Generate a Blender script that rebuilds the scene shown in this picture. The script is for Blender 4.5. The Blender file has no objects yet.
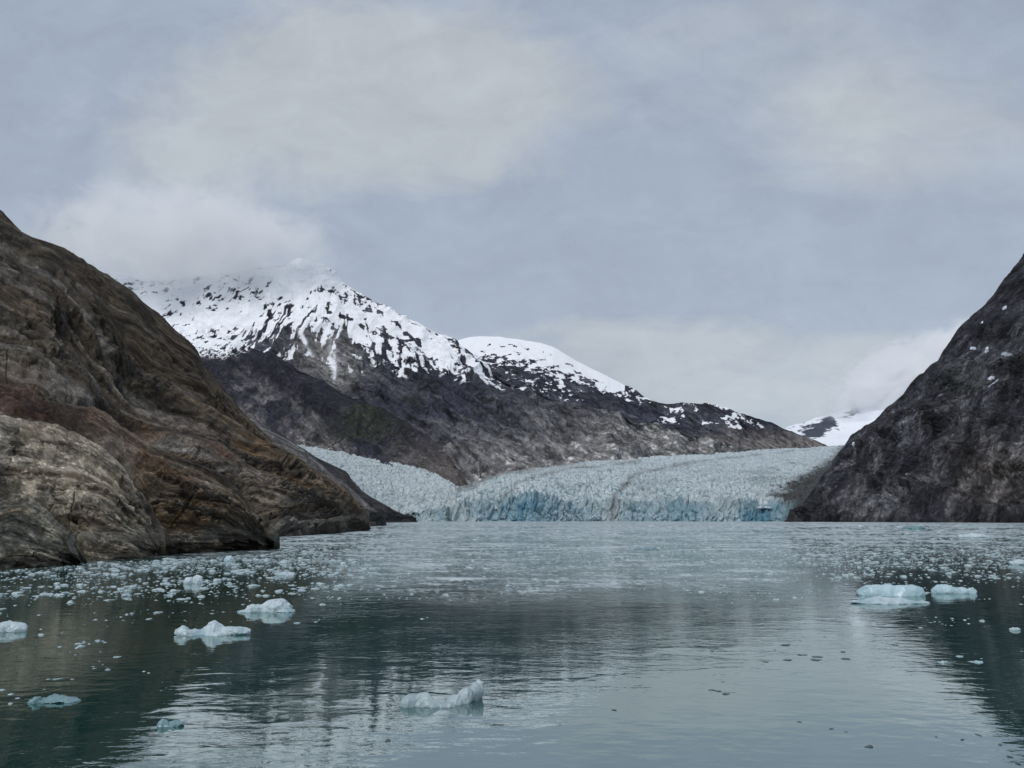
import bpy, math, numpy as np
from concurrent.futures import ThreadPoolExecutor
rng = np.random.RandomState(7)
SC = bpy.context.scene
COL = SC.collection
f32 = np.float32

# ------------------------------------------------------------------ camera model (used to turn measured bearings into places)
F, HY, HC = 740.0, 519.0, 6.0
TILT = math.atan((HY - 384) / F)
CT, ST = math.cos(TILT), math.sin(TILT)

def at(px, py, Y):
    px, py, Y = np.asarray(px, float), np.asarray(py, float), np.asarray(Y, float)
    dx, dy = (px - 512) / F, (384 - py) / F
    k = Y / (CT - dy * ST)
    return np.stack(np.broadcast_arrays(dx * k, Y, HC + (ST + dy * CT) * k), -1)

def seaY(py, z=0.0):
    py = np.asarray(py, float)
    dy = (384 - py) / F
    a = (ST + dy * CT) / (CT - dy * ST)
    return (HC - z) / np.maximum(-a, 1e-4)

# ------------------------------------------------------------------ noise
_r = np.random.RandomState(3)
PERM = _r.permutation(256).astype(np.int32)
PERM = np.concatenate([PERM, PERM])
_g = _r.normal(size=(256, 3)); _g /= np.linalg.norm(_g, axis=1)[:, None]
GX, GY, GZ = [np.ascontiguousarray(_g[:, i].astype(f32)) for i in range(3)]

def _pn(p):
    p = p.astype(f32)
    fl = np.floor(p)
    fr = p - fl
    i = fl.astype(np.int32) & 255
    x, y, z = fr[:, 0], fr[:, 1], fr[:, 2]
    u = fr * fr * fr * (fr * (fr * 6 - 15) + 10)
    X0, Y0, Z0 = i[:, 0], i[:, 1], i[:, 2]
    out = 0
    A = PERM[X0], PERM[(X0 + 1) & 255]
    for a in (0, 1):
        wa = u[:, 0] if a else 1 - u[:, 0]
        B = PERM[(A[a] + Y0) & 255], PERM[(A[a] + Y0 + 1) & 255]
        for b in (0, 1):
            wb = wa * (u[:, 1] if b else 1 - u[:, 1])
            for c in (0, 1):
                h = PERM[(B[b] + Z0 + c) & 255]
                g = GX[h] * (x - a) + GY[h] * (y - b) + GZ[h] * (z - c)
                out = out + wb * (u[:, 2] if c else 1 - u[:, 2]) * g
    return out * 1.6

POOL = ThreadPoolExecutor(4)
def _run(fn, p):
    sh = p.shape[:-1]
    q = np.ascontiguousarray(p.reshape(-1, 3))
    n = len(q); cs = 24000
    parts = list(POOL.map(lambda s: fn(q[s:s + cs]), range(0, n, cs)))
    return np.concatenate(parts).reshape(sh)

def fbm(p, octv=4, gain=.5, lac=2.03, off=0.0):
    def fn(q):
        q = q + off; s = 0; a = 1; t = 0
        for _ in range(octv):
            s = s + a * _pn(q); t += a * a; a *= gain; q = q * lac + 17.3
        return s / math.sqrt(t)
    return _run(fn, p)

def ridged(p, octv=4, gain=.5, lac=2.1, off=0.0):
    def fn(q):
        q = q + off; s = 0; a = 1; t = 0; w = 1
        for _ in range(octv):
            v = 1 - np.abs(_pn(q)) * 1.7
            v = np.clip(v, 0, 1) ** 2 * w
            w = np.clip(v * 1.6, 0, 1)
            s = s + a * v; t += a; a *= gain; q = q * lac + 9.1
        return s / t
    return _run(fn, p)

def polyd(px, py, pts):
    best = np.full(px.shape, 1e9); tt = np.zeros(px.shape); n = len(pts) - 1
    for k in range(n):
        (x0, y0), (x1, y1) = pts[k], pts[k + 1]
        t = np.clip(((px - x0) * (x1 - x0) + (py - y0) * (y1 - y0)) / ((x1 - x0) ** 2 + (y1 - y0) ** 2), 0, 1)
        d = np.hypot(px - x0 - t * (x1 - x0), py - y0 - t * (y1 - y0))
        m = d < best; best = np.where(m, d, best); tt = np.where(m, (k + t) / n, tt)
    return best, tt

def _cells(p):
    def fn(q):
        q = q.astype(np.float64)
        i = np.floor(q[:, :2]).astype(np.int64); fr = q[:, :2] - i
        f1 = np.full(len(q), 9.); f2 = np.full(len(q), 9.); hv = np.zeros(len(q))
        for dx in (-1, 0, 1):
            for dy in (-1, 0, 1):
                c0 = (i[:, 0] + dx) & 255; c1 = (i[:, 1] + dy) & 255
                h = PERM[(PERM[c0] + c1) & 255]; h2 = PERM[(h + 37) & 255]; h3 = PERM[(h2 + 91) & 255]
                ox = dx + h / 255. * .9; oy = dy + h2 / 255. * .9
                dd = np.hypot(ox - fr[:, 0], oy - fr[:, 1])
                cl = dd < f1
                f2 = np.where(cl, f1, np.minimum(f2, dd)); hv = np.where(cl, h3 / 255., hv); f1 = np.where(cl, dd, f1)
        return np.clip((f2 - f1) * 3.0, 0, 1) * (.35 + .65 * hv)
    return _run(fn, p)

def sst(a, b, x):
    t = np.clip((x - a) / (b - a), 0, 1)
    return t * t * (3 - 2 * t)

def mixc(c, d, m):
    m = np.asarray(m)[..., None]
    return c * (1 - m) + np.asarray(d) * m

def cvec(c, shape):
    return np.broadcast_to(np.asarray(c, float), shape + (3,)).copy()

# ------------------------------------------------------------------ mesh / object helpers
def new_mesh(name, verts, faces, mat, smooth=True, attrs=None):
    me = bpy.data.meshes.new(name)
    verts = np.asarray(verts, f32); faces = np.asarray(faces, np.int32)
    k = faces.shape[1]
    me.vertices.add(len(verts)); me.vertices.foreach_set('co', verts.ravel())
    me.loops.add(faces.size); me.loops.foreach_set('vertex_index', faces.ravel())
    me.polygons.add(len(faces))
    me.polygons.foreach_set('loop_start', np.arange(0, faces.size, k, dtype=np.int32))
    me.polygons.foreach_set('loop_total', np.full(len(faces), k, np.int32))
    if smooth: me.polygons.foreach_set('use_smooth', np.ones(len(faces), bool))
    me.update(calc_edges=True)
    for an, av in (attrs or {}).items():
        if av.ndim == 2:
            at_ = me.attributes.new(an, 'FLOAT_COLOR', 'POINT')
            c = np.ones((len(av), 4), f32); c[:, :3] = av
            at_.data.foreach_set('color', c.ravel())
        else:
            at_ = me.attributes.new(an, 'FLOAT', 'POINT')
            at_.data.foreach_set('value', av.astype(f32))
    if mat: me.materials.append(mat)
    return me

def link(name, me, parent=None, label=None, cat=None, group=None, kind=None, loc=None):
    o = bpy.data.objects.new(name, me); COL.objects.link(o)
    if loc is not None: o.location = loc
    if parent: o.parent = parent
    if label: o['label'] = label
    if cat: o['category'] = cat
    if group: o['group'] = group
    if kind: o['kind'] = kind
    return o

def gfaces(nv, nu):
    i = np.arange(nv * nu).reshape(nv, nu)
    return np.stack([i[:-1, :-1], i[:-1, 1:], i[1:, 1:], i[1:, :-1]], -1).reshape(-1, 4)

def resample(c, u, mode):
    c = np.asarray(c, float)
    if mode == 'px':
        t = (c[:, 0] - c[0, 0]) / (c[-1, 0] - c[0, 0])
    else:
        d = np.hypot(np.diff(c[:, 0]), np.diff(c[:, 1])); t = np.concatenate([[0], np.cumsum(d)]); t /= t[-1]
    return np.stack([np.interp(u, t, c[:, k]) for k in range(3)], -1)

def base(pts, z=0.0):
    return [(a, b, float(seaY(b, z))) for a, b in pts]

def loft(curves, nu, nvs, mode='px', pw=1.0, back=0, backd=(1.0, .8), skirt=0):
    """rows of world points from the foot to the crest, then down the far side"""
    u = np.linspace(0, 1, nu)
    x0_, x1_ = curves[0][0][0], curves[0][-1][0]
    xx = np.linspace(x0_, x1_, 4000); wgt = np.where((xx > -25) & (xx < 1050), 1.0, .15)
    cw = np.concatenate([[0], np.cumsum((wgt[1:] + wgt[:-1]) / 2)]); cw /= cw[-1]
    u = np.interp(u, cw, (xx - x0_) / (x1_ - x0_)); u[0], u[-1] = 0, 1
    R = [resample(c, u, mode) for c in curves]
    rows = []
    if isinstance(nvs, int): nvs = [nvs] * (len(R) - 1)
    if not isinstance(pw, (list, tuple)): pw = [pw] * (len(R) - 1)
    for k in range(len(R) - 1):
        n = nvs[k]
        for j in range(n + (1 if k == len(R) - 2 else 0)):
            s = j / n
            A, B = R[k], R[k + 1]
            sy = s ** pw[k]
            rows.append(np.stack([A[:, 0] * (1 - s) + B[:, 0] * s, A[:, 1] * (1 - s) + B[:, 1] * s, A[:, 2] * (1 - sy) + B[:, 2] * sy], -1))
    S = np.array(rows)                                     # bearings + depth
    P = at(S[..., 0], S[..., 1], S[..., 2])
    if skirt:
        P = np.concatenate([P[:1] + np.array([0, 0, -skirt]), P]); S = np.concatenate([S[:1], S])
    if back:
        top = P[-1]; ex = []; m = 26
        for j in range(1, m + 1):
            q = (j / m) ** 1.5
            ex.append(top + np.array([0, backd[0] * back * q, -backd[1] * back * q ** 1.1]))
        P = np.concatenate([P, np.array(ex)]); S = np.concatenate([S, np.repeat(S[-1:], m, 0)])
    return P, S

def normals(P):
    du = np.gradient(P, axis=1); dv = np.gradient(P, axis=0)
    n = np.cross(du, dv); l = np.linalg.norm(n, axis=-1, keepdims=True)
    n = n / np.maximum(l, 1e-9)
    return n * np.where((n[..., 1:2] > 0), -1, 1) if False else n

def smooth_rows(P, k=3):
    Q = P.copy()
    for _ in range(k):
        Q[:, 1:-1] = (Q[:, :-2] + 2 * Q[:, 1:-1] + Q[:, 2:]) / 4
    return Q

# ------------------------------------------------------------------ materials
def nodes_mat(name):
    m = bpy.data.materials.new(name); m.use_nodes = True
    nt = m.node_tree; nt.nodes.clear()
    return m, nt, nt.nodes, nt.links

def nd(N, t, **kw):
    n = N.new(t)
    for k, v in kw.items():
        if k.startswith('i_'):
            key = k[2:]; key = int(key) if key.isdigit() else key.replace('_', ' ')
            n.inputs[key].default_value = v
        else: setattr(n, k, v)
    return n

def math_(N, L, op, a, b=None, c=None, clamp=False):
    n = N.new('ShaderNodeMath'); n.operation = op; n.use_clamp = clamp
    for i, v in enumerate((a, b, c)):
        if v is None: continue
        if isinstance(v, (int, float)): n.inputs[i].default_value = v
        else: L.new(v, n.inputs[i])
    return n.outputs[0]

def rock_material(name, size, bump, contrast=.5, rough=.85, spec=.25, stretch=None, snow=False):
    """colour comes from the mesh's own attribute of mineral colour plus painted haze and crevice shade, broken up by fine grain and cracks"""
    m, nt, N, L = nodes_mat(name)
    out = N.new('ShaderNodeOutputMaterial'); b = N.new('ShaderNodeBsdfPrincipled'); L.new(b.outputs[0], out.inputs[0])
    a = nd(N, 'ShaderNodeAttribute', attribute_name='Col'); tc = N.new('ShaderNodeTexCoord')
    vec = tc.outputs['Object']
    if stretch:
        mp = N.new('ShaderNodeMapping'); mp.vector_type = 'TEXTURE'; mp.inputs['Rotation'].default_value = tuple(-v for v in stretch[0]); mp.inputs['Scale'].default_value = tuple(1 / v for v in stretch[1])
        L.new(vec, mp.inputs[0]); vec = mp.outputs[0]
    n1 = nd(N, 'ShaderNodeTexNoise', i_Scale=1 / size, i_Detail=8.0, i_Roughness=.68, i_Distortion=.15); L.new(vec, n1.inputs[0])
    n2 = nd(N, 'ShaderNodeTexNoise', i_Scale=3.1 / size, i_Detail=6.0, i_Roughness=.62, i_Distortion=.35); L.new(vec, n2.inputs[0])
    cr = math_(N, L, 'ABSOLUTE', math_(N, L, 'SUBTRACT', n2.outputs[0], .5))
    cr = math_(N, L, 'MULTIPLY', cr, 9.0, clamp=True)
    g = math_(N, L, 'MULTIPLY_ADD', math_(N, L, 'SUBTRACT', n1.outputs[0], .5), contrast * 3.2, 1.0)
    g = math_(N, L, 'MULTIPLY', g, math_(N, L, 'MULTIPLY_ADD', cr, contrast * .6, 1 - contrast * .45))
    sr = N.new('ShaderNodeSeparateColor'); L.new(a.outputs['Color'], sr.inputs[0])
    sn = math_(N, L, 'MULTIPLY', math_(N, L, 'SUBTRACT', sr.outputs[0], .42), 5.0, clamp=True) if snow else None
    g = math_(N, L, 'MAXIMUM', g, .15)
    if snow: g = math_(N, L, 'ADD', math_(N, L, 'MULTIPLY', g, math_(N, L, 'SUBTRACT', 1.0, math_(N, L, 'MULTIPLY', sn, .9))), math_(N, L, 'MULTIPLY', sn, .9))
    sc = N.new('ShaderNodeVectorMath'); sc.operation = 'SCALE'
    L.new(a.outputs['Color'], sc.inputs[0]); L.new(g, sc.inputs['Scale'])
    L.new(sc.outputs[0], b.inputs['Base Color'])
    b.inputs['Roughness'].default_value = rough; b.inputs['Specular IOR Level'].default_value = spec
    hh = math_(N, L, 'MULTIPLY_ADD', cr, .35, n1.outputs[0])
    bp = nd(N, 'ShaderNodeBump', i_Strength=.8, i_Distance=bump); L.new(hh, bp.inputs['Height']); L.new(bp.outputs[0], b.inputs['Normal'])
    if snow: L.new(math_(N, L, 'MULTIPLY_ADD', sn, -.7, .8), bp.inputs['Strength'])
    return m

def ice_material(name, col, deep, size, bump, sss=.0, rough=.35):
    m, nt, N, L = nodes_mat(name)
    out = N.new('ShaderNodeOutputMaterial'); b = N.new('ShaderNodeBsdfPrincipled'); L.new(b.outputs[0], out.inputs[0])
    tc = N.new('ShaderNodeTexCoord'); geo = N.new('ShaderNodeNewGeometry')
    n1 = nd(N, 'ShaderNodeTexNoise', i_Scale=1 / size, i_Detail=6.0, i_Roughness=.6, i_Distortion=.5); L.new(tc.outputs['Object'], n1.inputs[0])
    vo = nd(N, 'ShaderNodeTexVoronoi', i_Scale=2.2 / size); vo.feature = 'SMOOTH_F1'; L.new(tc.outputs['Object'], vo.inputs[0])
    sep = N.new('ShaderNodeSeparateXYZ'); L.new(geo.outputs['Position'], sep.inputs[0])
    low = math_(N, L, 'SUBTRACT', 1.0, math_(N, L, 'DIVIDE', sep.outputs[2], size * .9), clamp=True)      # wet and blue towards the waterline
    fac = math_(N, L, 'MULTIPLY_ADD', math_(N, L, 'SUBTRACT', n1.outputs[0], .5), 2.6, math_(N, L, 'MULTIPLY_ADD', low, .6, .15), clamp=True)
    mx = nd(N, 'ShaderNodeMix', data_type='RGBA'); L.new(fac, mx.inputs[0])
    mx.inputs[6].default_value = (*col, 1); mx.inputs[7].default_value = (*deep, 1)
    L.new(mx.outputs[2], b.inputs['Base Color'])
    L.new(math_(N, L, 'MULTIPLY_ADD', low, -.15, rough), b.inputs['Roughness'])
    if sss:
        b.inputs['Subsurface Weight'].default_value = sss; b.inputs['Subsurface Radius'].default_value = (.25, .6, .7); b.inputs['Subsurface Scale'].default_value = size * .4
    hh = math_(N, L, 'MULTIPLY_ADD', vo.outputs[0], .12, n1.outputs[0])
    bp = nd(N, 'ShaderNodeBump', i_Strength=.6, i_Distance=bump); L.new(hh, bp.inputs['Height']); L.new(bp.outputs[0], b.inputs['Normal'])
    return m

M_NEAR = rock_material('streaked_brown_rock', 1.8, .9, .75, .8, .3, ((0, math.radians(-44), 0), (.35, .35, 1.5)))
M_MID = rock_material('grey_rock', 11.0, 5.0, .8, .85, .25, ((0, math.radians(-38), 0), (.45, .4, 1.5)))
M_RIGHT = rock_material('dark_rock', 22.0, 13.0, .9, .85, .2, ((0, math.radians(54), 0), (.30, .15, 1.7)))
M_FAR = rock_material('mountain_rock_and_snow', 60.0, 26.0, .45, .9, .12, None, True)
M_GLA = rock_material('crevassed_ice', 14.0, 6.0, .34, .55, .25)

# ------------------------------------------------------------------ rock shaping
def foliate(P, ang, L, w=(.14, 1, .35)):
    """coordinates along / across the rock's foliation, in units of L"""
    c, s = math.cos(ang), math.sin(ang)
    a = P[..., 0] * c - P[..., 2] * s
    b = P[..., 0] * s + P[..., 2] * c
    y = P[..., 1] * .3
    return np.stack([a / L, b / L, y / L], -1), np.stack([a / L * w[0], b / L * w[1], y / L * w[2]], -1)

def saw(x, sharp=.16):
    f = x - np.floor(x)
    return np.where(f < 1 - sharp, f / (1 - sharp), (1 - f) / sharp)

def slab_coords(P, L, skew=0.0):
    """coordinates running along and across the slabs (the sheeting follows the shape of the slope)"""
    nv, nu = P.shape[:2]
    r = P[int(nv * .55)]; A = np.concatenate([[0], np.cumsum(np.linalg.norm(np.diff(r, axis=0), axis=1))])
    c = P[:, int(nu * .35)]; B = np.concatenate([[0], np.cumsum(np.minimum(np.linalg.norm(np.diff(c, axis=0), axis=1), L))])
    a = np.broadcast_to(A[None, :], (nv, nu)); b = np.broadcast_to(B[:, None], (nv, nu)) + skew * a
    y = P[..., 1] * .04
    return np.stack([a / L, b / L, y / L], -1), np.stack([a / L * .14, b / L, y / L], -1)

def rock_displace(P, L, ang, amp=1.0, seed=0.0, ledge=1.0, slab=None):
    q, qs = slab_coords(P, L, slab) if slab is not None else foliate(P, ang, L)
    big = fbm(q * np.array([.20, .42, .3]), 3, off=seed)
    low = fbm(q * np.array([.10, .16, .12]), 2, off=seed + 3)
    wrp = fbm(q * np.array([.30, .5, .5]), 3, off=seed + 5)
    t = q[..., 1] + 1.0 * low + .5 * wrp
    led = saw(t * .50 + .5 * big, .08)
    lmod = sst(-.30, .45, fbm(q * np.array([.22, .5, .4]), 2, off=seed + 11))
    z0 = 0 * wrp
    qs2 = qs + np.stack([z0, 1.0 * low + wrp * .45, z0], -1)
    st = ridged(qs2 * np.array([1.3, 1.5, 1.5]), 4, .55, off=seed + 21)
    cm = sst(-.25, .5, fbm(q * .45, 2, off=seed + 71))
    crk = 1 - np.clip(np.abs(fbm(qs2 * np.array([2.6, 1.3, 2.0]) + 3.1, 4, .6, off=seed + 61)) * 9, 0, 1)       # joints along the slabs
    crk2 = 1 - np.clip(np.abs(fbm(q * np.array([.7, .22, .8]) + 5.1, 3, .5, off=seed + 67)) * 16, 0, 1)          # joints across them
    crk = np.maximum(crk * (.25 + .75 * cm), crk2 * .8 * cm)
    fine = fbm(q * 3.1, 4, .6, off=seed + 31)
    led2 = saw(t * 2.3 + .4 * fine, .15)
    blk = _cells(np.stack([q[..., 0] * .55 + .5 * wrp, t * 1.1 + .3 * fine, z0], -1))
    blk2 = _cells(np.stack([q[..., 0] * 1.6 + .5 * wrp + 7, t * 2.6 + .3 * fine, z0], -1))
    d = L * amp * (.70 * big + ledge * (.72 * led * lmod + .16 * led2 * cm) + .16 * st - .20 * crk + .16 * fine * (.3 + cm) + .26 * blk * cm + .10 * blk2)
    return d, dict(big=big, wrp=wrp, led=led, lmod=lmod, st=st, fine=fine, led2=led2, low=low, crk=crk, cm=cm, q=q, qs=qs)

def apply(P, d, endfade=None):
    n = normals(smooth_rows(P))
    s = -1 if (n[..., 1].mean() > 0) else 1          # towards the fjord / the viewer side
    if endfade is not None: d = d * endfade
    return P + n * (s * d)[..., None]

def build(name, parts, mat):
    V, Fc, C = [], [], []; o = 0
    for P, c in parts:
        nv, nu = P.shape[:2]
        V.append(P.reshape(-1, 3)); Fc.append(gfaces(nv, nu) + o); C.append(c.reshape(-1, 3)); o += nv * nu
    return new_mesh(name, np.concatenate(V), np.concatenate(Fc), mat, True, {'Col': np.clip(np.concatenate(C), 0, 1)})

# ================================================================== LEFT CLIFF
ANG = math.radians(46)
def near_colour(P, S, a, L, pale=0.0, dark=None, seed=0.):
    q, qs = a['q'], a['qs']
    w = np.stack([0 * a['wrp'], 1.0 * a['low'] + a['wrp'] * .45, 0 * a['wrp']], -1)
    band = fbm((qs + w) * np.array([.9, .8, 1]), 3, .6, off=seed + 41)
    fl = fbm((qs + w) * np.array([1.6, 3.6, 2.0]), 4, .68, off=seed + 57)
    hair = fbm((qs + w) * np.array([2.4, 13., 3.0]), 3, .65, off=seed + 58)
    pat = fbm(q * .30, 4, .55, off=seed + 47)
    pat2 = fbm(q * .8 + 9, 4, .6, off=seed + 49)
    lines = ridged((qs + w) * np.array([1.0, 2.6, 2.0]), 3, off=seed + 53)
    sh = P.shape[:2]
    mix_ = band + .55 * fl + .35 * pat2
    c = cvec((.225, .175, .122), sh)
    c = mixc(c, (.56, .50, .40) if pale > .3 else (.48, .455, .41), sst(.0, .8, mix_ + pale * .75) * .85)
    c = mixc(c, (.045, .036, .030), sst(.05, .7, -mix_ + .3 * pat - pale * .6) * .85)
    c = mixc(c, (.23, .135, .055), sst(.15, .75, pat + .4 * fl) * .6)
    c = mixc(c, (.12, .115, .06), sst(.2, .8, pat2 - .4 * pat) * .35)                          # olive lichen
    c = mixc(c, (.52, .49, .44), sst(.5, .85, lines) * .35)                                      # long pale streaks
    px, py = S[..., 0], S[..., 1]
    red = np.exp(-((px - 40) / 75) ** 2 - ((py - (410 + .38 * (px - 40))) / 26) ** 2)
    red = np.maximum(red, .75 * np.exp(-((px - 205) / 45) ** 2 - ((py - 442 - .5 * (px - 205)) / 15) ** 2))
    red = np.maximum(red, .6 * np.exp(-((px - 150) / 60) ** 2 - ((py - 470 - .7 * (px - 150)) / 16) ** 2))
    c = mixc(c, (.115, .042, .030), np.clip(red * (.8 + 1.2 * fl), 0, .85) * (1 - .8 * pale))
    c = mixc(c, (.035, .03, .026), sst(.15, .6, pat2 + .5 * fl - .7 * pale + .1) * .75)
    c = c * (1 - .8 * a['crk'])[..., None] * np.clip(.84 + .58 * fl + .34 * hair + .5 * a['fine'], .22, 1.8)[..., None]  # crk darkens the real joints and carries the painted crevice shade of the clefts
    tide = sst(1.6, 2.4, P[..., 2] + .5 * a['fine']) * sst(4.6, 3.2, P[..., 2] + .8 * a['fine'])
    c = mixc(c, (.46, .43, .37), tide * .35)
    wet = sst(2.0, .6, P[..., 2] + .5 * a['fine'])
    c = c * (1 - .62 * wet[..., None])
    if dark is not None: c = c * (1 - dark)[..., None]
    return c

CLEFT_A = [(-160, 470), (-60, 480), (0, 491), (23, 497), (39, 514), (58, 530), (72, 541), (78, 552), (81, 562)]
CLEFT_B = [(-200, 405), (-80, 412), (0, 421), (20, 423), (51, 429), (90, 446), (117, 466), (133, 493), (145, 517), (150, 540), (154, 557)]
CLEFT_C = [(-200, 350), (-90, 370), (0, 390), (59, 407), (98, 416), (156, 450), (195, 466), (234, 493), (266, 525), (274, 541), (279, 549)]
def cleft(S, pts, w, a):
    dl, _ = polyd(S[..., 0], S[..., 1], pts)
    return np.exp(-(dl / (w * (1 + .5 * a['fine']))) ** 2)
def lobe(basep, ridge, depth, nu, nv, L, amp, seed, pale=0., pw=1.7, back=40, mode='arc', off=0.0, cl=None):
    b = [(x, y, float(seaY(y)) + off) for x, y in basep]
    rr = np.asarray(ridge, float)
    n = len(rr); last = b[-1][2]
    Y0 = np.interp(np.linspace(0, 1, n), np.linspace(0, 1, len(b)), [p[2] for p in b])
    hgt = (np.interp(np.linspace(0, 1, n), np.linspace(0, 1, len(b)), [p[1] for p in b]) - rr[:, 1]) / F * Y0
    Yr = Y0 + np.maximum(hgt, .0) * depth
    rc = [(rr[i, 0], rr[i, 1], Yr[i]) for i in range(n)]
    P, S = loft([b, rc], nu, nv, mode, pw, back=back, skirt=3)
    P = smooth_rows(P, 30)
    d, a = rock_displace(P, L, ANG, amp, seed, slab=.05)
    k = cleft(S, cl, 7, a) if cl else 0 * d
    d = d - L * .42 * k; a['crk'] = np.maximum(a['crk'], .5 * k)  # groove carved in; crevice shade also painted dark through the crack field
    u = np.linspace(0, 1, nu)[None, :]
    fade = (1 - sst(.93, 1.0, u)) * .85 + .15
    Q = apply(P, d, fade * np.ones(P.shape[:2]))
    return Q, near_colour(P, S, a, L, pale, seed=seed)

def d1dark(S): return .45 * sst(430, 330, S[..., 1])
cliff = []
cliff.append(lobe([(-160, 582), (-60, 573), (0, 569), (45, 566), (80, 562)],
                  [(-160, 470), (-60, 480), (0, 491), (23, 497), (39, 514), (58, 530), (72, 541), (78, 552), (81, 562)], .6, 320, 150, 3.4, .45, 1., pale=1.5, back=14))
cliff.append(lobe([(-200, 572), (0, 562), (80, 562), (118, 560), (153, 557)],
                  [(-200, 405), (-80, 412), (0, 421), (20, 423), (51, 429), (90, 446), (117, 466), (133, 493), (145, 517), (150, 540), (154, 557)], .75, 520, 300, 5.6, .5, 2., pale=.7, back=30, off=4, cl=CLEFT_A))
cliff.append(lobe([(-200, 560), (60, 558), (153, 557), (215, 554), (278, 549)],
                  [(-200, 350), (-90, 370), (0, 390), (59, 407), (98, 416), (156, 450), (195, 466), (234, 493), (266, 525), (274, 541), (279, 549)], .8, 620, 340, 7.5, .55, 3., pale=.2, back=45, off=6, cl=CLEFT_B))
# main slope in front of the skyline: two shoulders
def slope_sheet(crv, nu, nvs, L, amp, seed, darkf=None, pw=1.15, back=160, mode='px', mat_c=None, ledge=1.0, cl=None):
    P, S = loft(crv, nu, nvs, mode, pw, back=back, skirt=4)
    P = smooth_rows(P, 8)
    d, a = rock_displace(P, L, ANG, amp, seed, ledge, slab=.0)
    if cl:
        k = cleft(S, cl, 9, a); d = d - L * .35 * k; a['crk'] = np.maximum(a['crk'], .5 * k)  # carved seam behind the front lobe, its crevice shade painted in too
    tf = np.ones(P.shape[0]); nb = 26 if back else 0; tf[-nb - 60:-nb] = np.linspace(1, .34, 60); tf[-nb:] = .34
    Q = apply(P, d, (1 - .85 * sst(.97, 1., np.linspace(0, 1, nu))[None, :]) * tf[:, None])
    dk = darkf(S) if darkf else None
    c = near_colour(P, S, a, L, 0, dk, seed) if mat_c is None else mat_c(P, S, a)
    return Q, c
D1b = [(-320, 560, 190), (0, 553, 195), (150, 548, 205), (277, 537.5, 254), (320, 534.5, 310), (369, 530.5, 400)]
D1r = [(-320, 20, 330), (-100, 155, 330), (0, 219, 335), (12, 226, 336), (39, 243, 338), (51, 268, 338), (78, 305, 340), (98, 333, 345), (121, 368, 350), (150, 385, 360),
       (185, 398, 370), (219, 418, 380), (250, 440, 395), (280, 462, 405), (310, 482, 410), (335, 498, 412), (355, 516, 410), (369.5, 530, 402)]
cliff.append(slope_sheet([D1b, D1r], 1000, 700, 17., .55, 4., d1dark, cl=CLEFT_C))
D2b = [(-320, 400, 400), (0, 470, 400), (150, 500, 405), (277, 515, 410), (330, 524, 430), (369, 529, 470)]
D2r = [(-320, 10, 560), (-100, 140, 540), (-30, 195, 530), (0, 213, 520), (11, 224, 518), (23, 235, 515), (45, 241, 512), (62, 248, 510), (80, 259, 508), (98, 273, 505), (114, 284, 503), (129, 294, 500), (143, 307, 500),
       (156, 317, 500), (172, 333, 498), (187, 344, 497), (195, 352, 497), (200, 364, 496), (219, 385, 495), (242, 412, 492), (258, 427, 490), (272, 438, 489), (300, 465, 487), (330, 491, 485), (355, 515, 482), (369.5, 529, 480)]
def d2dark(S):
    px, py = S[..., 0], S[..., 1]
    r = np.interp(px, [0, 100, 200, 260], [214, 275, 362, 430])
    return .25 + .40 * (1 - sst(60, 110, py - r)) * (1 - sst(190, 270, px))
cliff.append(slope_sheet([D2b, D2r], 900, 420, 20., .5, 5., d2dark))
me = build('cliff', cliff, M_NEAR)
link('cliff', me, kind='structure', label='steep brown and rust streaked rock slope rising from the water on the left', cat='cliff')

# grey shoulder behind it and the dark moraine beside the left glacier
def grey_col(P, S, a, L, lo, hi, seed=0., warm=.0):
    q, qs = a['q'], a['qs']
    band = fbm((qs) * np.array([1.6, 3.0, 1]), 4, .65, off=seed + 41) + .5 * fbm(qs * np.array([2.4, 12, 2]), 3, .6, off=seed + 42)
    c = cvec(lo, P.shape[:2]); c = mixc(c, hi, sst(-.5, .7, band)); c = c * (1 - .65 * a['crk'])[..., None]
    return c * (1 - .5 * sst(4, 0, P[..., 2]))[..., None]
E_b = [(150, 540, 520), (300, 531, 560), (369, 526.5, 640), (386, 524.8, 760)]
E_r = [(150, 380, 900), (219, 410, 880), (242, 420, 870), (270, 432, 860), (289, 441, 850), (312, 456, 840), (340, 480, 830), (371, 513, 815), (386.5, 524.6, 790)]
E = slope_sheet([E_b, E_r], 420, 300, 26., .35, 6., mat_c=lambda P, S, a: grey_col(P, S, a, 26., (.085, .083, .085), (.26, .25, .245), 6.), back=120)
link('cliff', build('cliff_shoulder', [E], M_MID), kind='structure')
F_b = [(270, 526, 1200), (385, 523.6, 1250), (402, 523.2, 1400), (417, 522.9, 1500)]
F_r = [(270, 425, 1900), (292, 443, 1900), (316, 459, 1880), (330, 466, 1850), (346, 474, 1830), (359, 489, 1800), (370, 497, 1780), (381, 503, 1760), (393, 511, 1740), (405, 517, 1700), (418, 522.7, 1560)]
Fm = slope_sheet([F_b, F_r], 340, 200, 30., .45, 7., mat_c=lambda P, S, a: grey_col(P, S, a, 26., (.03, .03, .034), (.085, .08, .08), 7.), back=120)
link('moraine', build('moraine', [Fm], M_MID), kind='structure')

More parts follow.
